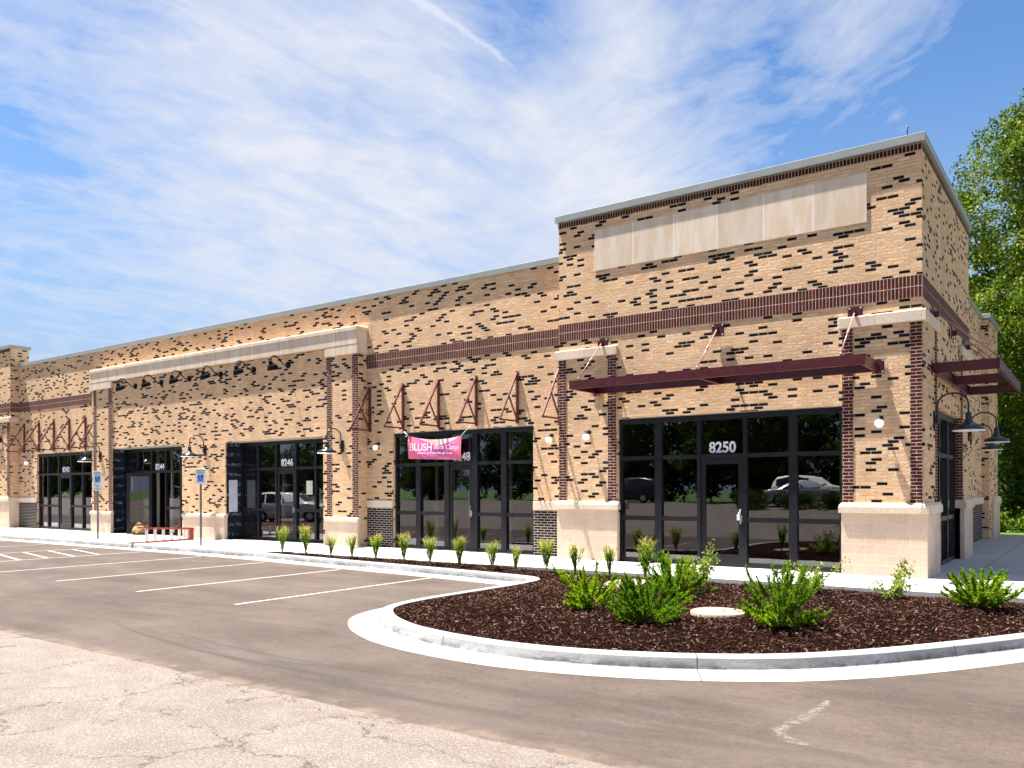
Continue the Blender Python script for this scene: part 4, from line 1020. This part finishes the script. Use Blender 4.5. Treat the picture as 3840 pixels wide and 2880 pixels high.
# trees behind the right end of the building
tree((.9, 22.5, -.05), 18.4, 4.9, 'tall bright green maple rising behind the right end of the building', 11, M_LEAF, 330, 460, .135, .08, name='maple_tree')
tree((-1.4, 27.5, -.05), 14.0, 3.6, 'darker bushy tree standing behind the side wall, low beside the tall maple', 12, M_LEAF, 170, 190, .20, .05, name='bushy_tree', trunk_r=.16)
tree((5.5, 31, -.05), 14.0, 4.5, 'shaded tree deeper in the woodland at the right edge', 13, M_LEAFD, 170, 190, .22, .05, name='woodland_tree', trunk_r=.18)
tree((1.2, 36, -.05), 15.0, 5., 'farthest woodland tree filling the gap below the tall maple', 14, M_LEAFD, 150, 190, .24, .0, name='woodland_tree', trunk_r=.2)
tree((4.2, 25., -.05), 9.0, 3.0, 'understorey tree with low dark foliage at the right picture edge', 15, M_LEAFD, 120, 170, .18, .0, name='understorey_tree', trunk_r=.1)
def bush(loc, r_, h, label, seed, m=M_LEAF, name='shrub', group=None, leaf=.10, n=2600):
    e = empty(name, loc, 0, label=label, cat='shrub', group=group); rs = np.random.RandomState(seed)
    nc = 22; c = rs.normal(size=(nc, 3)) * np.array([r_ * .42, r_ * .42, h * .24]) + np.array([0, 0, h * .5]); c[:, 2] = np.clip(c[:, 2], h * .15, h * .85)
    P = c[rs.randint(0, nc, n)] + rs.normal(size=(n, 3)) * r_ * .16; P[:, 2] = np.clip(P[:, 2], .02, None)
    Dn = rs.normal(size=(n, 3)) + np.array([0, 0, .4]); link('foliage', leafy_mesh('foliage', P, Dn, rs.uniform(.7, 1.2, n) * leaf, rs.uniform(.5, .9, n) * leaf, m, seed), e)
    q = MB()
    for k in range(6): q.tube([(0, 0, -.05), tuple(c[k] * .5 + np.array([0, 0, .05])), tuple(c[k])], [.03, .02, .006], 5)
    q.build('stem', M_BARK, e); return e
bush((1.0, 18.9, 0), .9, .8, 'low leafy shrub catching sun beyond the end of the side pavement', 31)
bush((-.4, 19.6, 0), .8, .6, 'small ground shrub just behind the far corner of the side wall', 32)
bush((2.6, 20.0, 0), 1.2, 1.1, 'wide low shrub beyond the pavement end, at the right edge', 33)

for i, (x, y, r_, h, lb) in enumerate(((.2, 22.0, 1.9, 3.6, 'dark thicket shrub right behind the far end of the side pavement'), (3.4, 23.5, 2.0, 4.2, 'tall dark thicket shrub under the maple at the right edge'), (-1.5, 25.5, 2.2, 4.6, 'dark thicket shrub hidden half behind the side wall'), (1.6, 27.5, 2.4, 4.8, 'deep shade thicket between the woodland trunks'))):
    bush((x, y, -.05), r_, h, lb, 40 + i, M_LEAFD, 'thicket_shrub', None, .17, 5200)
def juniper(loc, r_, h, label, seed, nb=46):
    e = empty('juniper_shrub', loc, 0, label=label, cat='shrub', group='junipers in the mulch island'); rs = np.random.RandomState(seed)
    P = []; Dn = []; Ls = []; q = MB()
    for b in range(nb):
        a = rs.uniform(0, 6.283); el = rs.choice([rs.uniform(.05, .5), rs.uniform(.5, 1.25)], p=[.45, .55]); ln = (r_ / max(.55, math.cos(el))) * rs.uniform(.65, 1.0)
        ln = min(ln, h / max(.35, math.sin(el)) * rs.uniform(.8, 1.05)) 
        d = np.array([math.cos(a) * math.cos(el), math.sin(a) * math.cos(el), math.sin(el)]); bend = np.array([0, 0, .22 * ln])
        p0 = np.array([rs.normal() * .04, rs.normal() * .04, .02]); f_ = lambda s_: p0 + d * ln * s_ + bend * s_ * s_ - np.array([0, 0, .10 * ln * s_])
        q.tube([tuple(f_(x)) for x in (0, .35, .7, 1.)], [.010, .007, .004, .001], 4)
        ntw = 44
        for k in range(ntw):
            s1 = rs.uniform(.18, 1.) ** .8; c = f_(s1); side = rs.normal(size=3) * .8; td = d + np.array([0, 0, .35]) * s1 + side * (.55 if s1 < .93 else .3) + np.array([0, 0, .3]); td /= np.linalg.norm(td); tl = ln * .15 * (1.3 - s1 * .5) * rs.uniform(.6, 1.2)
            m_ = 20
            ss = np.linspace(.1, 1, m_)[:, None]; pp = c + td * tl * ss; P.append(pp); nd = td + rs.normal(size=(m_, 3)) * .55; Dn.append(nd); Ls.append(rs.uniform(.7, 1.2, m_) * .026)
    P = np.concatenate(P); Dn = np.concatenate(Dn); Ls = np.concatenate(Ls); P[:, 2] = np.clip(P[:, 2], .01, None)
    link('foliage', leafy_mesh('foliage', P, Dn, Ls, Ls * .42, M_JUN, seed, .05), e); q.build('stem', M_TWIG, e); return e
for (x, y, r_, h, lb, sd) in ((-3.05, -7.25, .46, .60, 'dark green juniper shrub leftmost in the mulch island', 1), (-1.82, -7.95, .50, .56, 'large bright juniper in the front of the mulch island, left of the manhole lid', 2),
                              (-2.45, -5.75, .50, .66, 'tall upright juniper behind and right of the leftmost two, by the pale pad', 3), (-.42, -7.2, .52, .74, 'fullest yellow-green juniper just right of the manhole lid', 4),
                              (1.38, -4.35, .54, .52, 'low spreading juniper at the far right of the mulch island', 5)):
    juniper((x, y, mulch_z(x, y) - .02), r_ * 1.05, h * .82, lb, sd, 44)
def ograss(seed, h=.66, w=.17, n=420):
    rs = np.random.RandomState(seed); V = []; F = []
    ns = 16; an = rs.uniform(0, 6.283, ns); ln = rs.uniform(.15, 1., ns)
    def culm(k, f):        # a point on culm k
        d = np.array([math.cos(an[k]), math.sin(an[k]), 0]); return d * (.015 + w * ln[k] * (.25 * f + .75 * f ** 1.8)) + np.array([0, 0, h * f * (1 - .15 * ln[k])])
    def strip(P, wd, s):
        i = len(V); m_ = len(P)
        for k, c in enumerate(P):
            ww = wd * (1 - (k / (m_ - 1)) ** 1.5 * .9); V.append(tuple(c - s * ww)); V.append(tuple(c + s * ww))
        for k in range(m_ - 1): F.append((i + 2*k, i + 2*k + 1, i + 2*k + 3, i + 2*k + 2))
    for k in range(ns):
        s = np.array([-math.sin(an[k]), math.cos(an[k]), 0]); strip([culm(k, f) for f in (0, .3, .6, .85, 1.0 + rs.uniform(0, .12))], .0035, s)
    for b in range(n):
        k = rs.randint(ns); f = rs.beta(2.2, 1.8) * .92 + .05; a = rs.uniform(0, 6.283); d = np.array([math.cos(a), math.sin(a), 0]); s = np.array([-d[1], d[0], 0])
        L_ = h * rs.uniform(.16, .34); up = rs.uniform(.5, 1.1); p0 = culm(k, f) if f > .12 else culm(k, 0)
        strip([p0 + d * L_ * (.15 * t_ + .45 * t_ * t_) + np.array([0, 0, L_ * (up * t_ - .35 * t_ * t_)]) for t_ in (0, .33, .66, 1.)], rs.uniform(.004, .0085), s)
    me = bpy.data.meshes.new('blades'); me.from_pydata(V, [], F); me.materials.append(M_GRASSP); return me
GP = [(-15.55, -2.56, .82), (-14.50, -2.62, .86), (-13.42, -2.72, .62), (-12.62, -2.74, .66), (-11.72, -2.80, .72), (-10.72, -2.86, .76), (-9.76, -3.02, .72), (-8.84, -3.06, .78), (-7.82, -3.20, .68), (-7.22, -3.20, .60), (-6.56, -3.02, .80), (-5.83, -3.05, .72), (-4.95, -3.25, .66), (-3.95, -3.75, .84)]
ORD = ['first', 'second', 'third', 'fourth', 'fifth', 'sixth', 'seventh', 'eighth', 'ninth', 'tenth', 'eleventh', 'twelfth', 'thirteenth', 'last']
gms = [ograss(50 + k) for k in range(4)]
for i, (x, y, h) in enumerate(GP):
    e = empty('ornamental_grass', (x, y, mulch_z(x, y)), i * 1.3, label='lime green ornamental grass clump with rusty tips, %s from the left in the mulch strip' % ORD[i], cat='ornamental grass', group='ornamental grasses along the mulch strip')
    e.scale = (1.15 * h / .72, 1.15 * h / .72, .95 * h / .68)
    link('blades', gms[i % 4], e)
def open_shrub(loc, r_, h, label, seed, ns=9, nl=62, leaf=.046):
    e = empty('leafy_shrub', loc, 0, label=label, cat='shrub', group='young leafy shrubs at the back of the island'); rs = np.random.RandomState(seed); q = MB(); P = []; Dn = []
    for s in range(ns):
        a = rs.uniform(0, 6.283); el = rs.uniform(.45, 1.35); ln = min(h / math.sin(el), r_ / math.cos(el) * 1.1) * rs.uniform(.7, 1.)
        d = np.array([math.cos(a) * math.cos(el), math.sin(a) * math.cos(el), math.sin(el)]); cv = rs.normal(size=3) * .12 * ln
        f_ = lambda t_: d * ln * t_ + cv * t_ * t_
        q.tube([tuple(f_(x)) for x in (0, .3, .6, 1.)], [.007, .005, .004, .0015], 5)
        for k in range(nl):
            t_ = rs.uniform(.12, 1.02); P.append(f_(t_) + rs.normal(size=3) * .028); Dn.append(rs.normal(size=3) * .7 + d * .5 + np.array([0, 0, .2]))
    P = np.array(P); P[:, 2] = np.clip(P[:, 2], .01, None); n = len(P); link('foliage', leafy_mesh('foliage', P, np.array(Dn), rs.uniform(.7, 1.25, n) * leaf, rs.uniform(.6, .9, n) * leaf, M_SHRUB, seed), e); q.build('stem', M_TWIG, e)
for (x, y, r_, h, lb, sd, ns) in ((-2.86, -3.80, .36, .62, 'pale leafy shrub in front of the 8250 door', 61, 20), (-1.00, -3.85, .42, .55, 'open twiggy pale shrub behind the fullest juniper', 62, 14), (.20, -3.95, .30, .62, 'sparse yellow-green shrub before the corner pier', 63, 12)):
    open_shrub((x, y, mulch_z(x, y) - .01), r_, h, lb, sd, ns)

# ------------------------------------------------------------------ what the glass reflects: cars, hedge and trees across the lot
def car(name, loc, rz, paint, label, kind='sedan'):
    e = empty(name, loc, rz, label=label, cat='car')
    if kind == 'sedan': Ln, Wd, Ht = 4.6, 1.8, 1.45; top = [(-2.3, .62), (-2.25, .88), (-1.75, 1.0), (-1.35, 1.06), (-.75, 1.36), (-.1, 1.45), (.45, 1.40), (1.15, .98), (1.6, .92), (2.15, .78), (2.3, .55)]; belt = .95; gh = (-1.3, 1.1)
    else: Ln, Wd, Ht = 4.7, 1.88, 1.72; top = [(-2.35, .7), (-2.3, 1.05), (-2.2, 1.35), (-1.95, 1.62), (-1.2, 1.72), (.1, 1.70), (.55, 1.6), (1.15, 1.13), (1.7, 1.05), (2.2, .92), (2.35, .6)]; belt = 1.08; gh = (-2.15, 1.1)
    q = MB(); N_ = 60; rings = []
    for i in range(N_ + 1):
        x = -Ln / 2 + Ln * i / N_; x = max(-Ln/2 + .001, min(Ln/2 - .001, x)); zt = np.interp(x, [a for a, _ in top], [b for _, b in top]); zb = .22 + .10 * max(0, abs(x) - Ln/2 + .35) / .35
        arch = 0
        for wx in (-Ln * .295, Ln * .30):
            dd = abs(x - wx)
            if dd < .36: arch = max(arch, math.sqrt(.36 ** 2 - dd ** 2) + .33 - zb)
        hw = Wd / 2 * (1 - .12 * (abs(x) / (Ln / 2)) ** 4)
        zl = max(zb, zb + arch); zs = min(belt, zt - .03); zl = min(zl, zs - .12)
        rw = hw * (.80 if zt > belt + .25 else .80 + .12 * (belt + .25 - zt) / .4 if zt > belt - .1 else .93)
        half = [(0, zb), (hw * .75, zb), (hw * .97, zl), (hw, (zl + zs) / 2), (hw * .985, zs - .04), (hw * .95, zs), (rw, max(zs + .005, zt - .06)), (rw * .86, zt - .012), (0, zt)]
        ring = [(x, -a, b) for a, b in half[1:-1]]; ring = [(x, 0, zb)] + ring + [(x, 0, zt)] + [(x, a, b) for a, b in half[1:-1][::-1]]
        rings.append(ring)
    q.rings(rings); body = q.build('body', paint, e)
    gl = MB()
    for sy in (-1, 1):
        for (a, b) in (((-1.15, -.35), (-.28, .75)) if kind == 'sedan' else ((-2.0, -1.2), (-1.12, -.2), (-.12, .75))):
            def g_(x, f):
                zt = np.interp(x, [c[0] for c in top], [c[1] for c in top]) - .10; z = belt + .02 + (zt - belt - .02) * f; hw = Wd / 2 * (.955 - .15 * f); return (x, sy * (hw + .004), z)
            gl.face([g_(a, 0), g_(b, 0), g_(b, 1), g_(a, 1)])
    gl.build('side_window', M_CARGL, body)
    for k_, (xa, xb) in enumerate((((.52, 1.10), (-1.30, -.82)) if kind == 'sedan' else ((.60, 1.10), (-2.24, -2.0)))):
        ws = MB(); za, zb_ = (np.interp(v, [c[0] for c in top], [c[1] for c in top]) for v in (xa, xb)); o_ = .01
        ws.face([(xa, -.60, za + o_), (xb, -.66, zb_ + o_), (xb, .66, zb_ + o_), (xa, .60, za + o_)]); ws.build('windscreen', M_CARGL, body)
    for wx in (-Ln * .295, Ln * .30):
        for sy in (-1, 1):
            wq = MB(); wq.lathe((wx, sy * (Wd / 2 - .12), .33), [(.001, -.11), (.30, -.11), (.33, -.08), (.33, .08), (.30, .11), (.22, .112), (.21, .09), (.001, .09)] if sy > 0 else [(.001, .11), (.30, .11), (.33, .08), (.33, -.08), (.30, -.11), (.22, -.112), (.21, -.09), (.001, -.09)], 24, 'y'); wh = wq.build('wheel', M_TYRE, e)
            rq = MB(); rq.lathe((wx, sy * (Wd / 2 - .12 + .0), .33), [(.205, sy * .09), (.205, sy * .10), (.05, sy * .115), (.001, sy * .115)], 10, 'y'); rq.build('rim', M_ALU, wh)
    for sy in (-1, 1):
        h_ = MB(); h_.cbox(Ln/2 - .22, Ln/2 - .03, sy * .72 - .16, sy * .72 + .16, .62, .76, .02); h_.build('headlight', M_WHITE, e)
        h_ = MB(); h_.cbox(-Ln/2 + .0, -Ln/2 + .12, sy * .74 - .13, sy * .74 + .13, .78, .92, .02); h_.build('tail_light', simple('red_lens', (.35, .01, .01), .3), e)
        h_ = MB(); h_.cbox(.70, .86, sy * (Wd/2 + .08) - .07, sy * (Wd/2 + .08) + .07, belt + .02, belt + .15, .02); h_.build('mirror', paint, e)
    return e
M_CARGL = simple('car_glass', (.01, .012, .014), .05, 0., .05, 2., 1.); M_TYRE = simple('tyre_rubber', (.02, .02, .02), .9)
def carpaint(n, c, met=.0): m = simple(n, c, .22, met, .03, 2., .6); return m
car('parked_car', (-10.9, -30.0, .72), R(-14), carpaint('silver_paint', (.50, .50, .52), .4), 'silver sedan parked across the lot, mirrored in the 8250 glass')
car('parked_car', (-11.4, -33.2, .75), R(-14), carpaint('white_paint', (.80, .80, .80)), 'white estate car behind the silver sedan, mirrored in the 8250 glass', 'suv')
car('parked_car', (-35.5, -12.6, -.15), R(-32), carpaint('pearl_paint', (.70, .70, .70)), 'white crossover mirrored in the 8246 glass', 'suv')
car('parked_car', (-23.5, -33.0, .75), R(180), carpaint('charcoal_paint', (.03, .035, .045), .3), 'dark crossover mirrored in the left pane of the 8250 glass', 'suv')
for i, (x, y, r_, h) in enumerate(((-8.6, -27.6, 1.0, 1.0), (-10.8, -27.6, 1.1, .9), (-13.0, -27.4, 1.1, 1.0))):
    bush((x, y, prof_z(y) - .05), r_, h, 'clipped green hedge shrub before the silver sedan, %s from the left' % ords[i], 70 + i, M_LEAFD, 'hedge_shrub', 'hedge shrubs across the lot', .12, 2200)
def copy_at(src, loc, rz, sc, label, group):
    o = copy_tree(src); o.location = loc; o.rotation_euler.z = rz; o.scale = (sc, sc, sc); tag(o, label, 'tree', group); return o
ft = tree((-17.5, -39, .6), 11, 5.2, 'broad dark tree across the lot, first of the row mirrored in the storefronts', 21, M_LEAFD, 190, 150, .30, -.08, name='lot_tree', group='trees across the lot')
nth = ords[1:] + ['seventh', 'eighth', 'ninth', 'tenth', 'eleventh', 'twelfth', 'thirteenth', 'fourteenth', 'fifteenth', 'sixteenth', 'seventeenth', 'eighteenth', 'nineteenth', 'twentieth', 'twenty-first', 'twenty-second', 'twenty-third', 'last']
for i, (x, y, sc) in enumerate(((-25.0, -41, 1.05), (-33., -40, .9), (-9.5, -42, 1.0), (-2., -40, .95), (-42., -43, .75), (-52., -44, .62), (6., -44, 1.1), (-66., -46, .9), (-80., -50, .6), (-95., -55, .75), (-21., -50, 1.2), (-6., -52, 1.2), (-37., -53, 1.0), (-106., -43, .95), (-118., -45, 1.05), (-131., -43, .9), (-124., -46, 1.0), (-112., -47, 1.0), (-99., -46, .9), (-138., -46, 1.), (-88., -48, .8), (-74., -50, .8), (-59., -52, .8))):
    copy_at(ft, (x, y, .6), i * 1.1, sc, 'broad dark tree across the lot, %s of the mirrored row' % nth[i], 'trees across the lot')
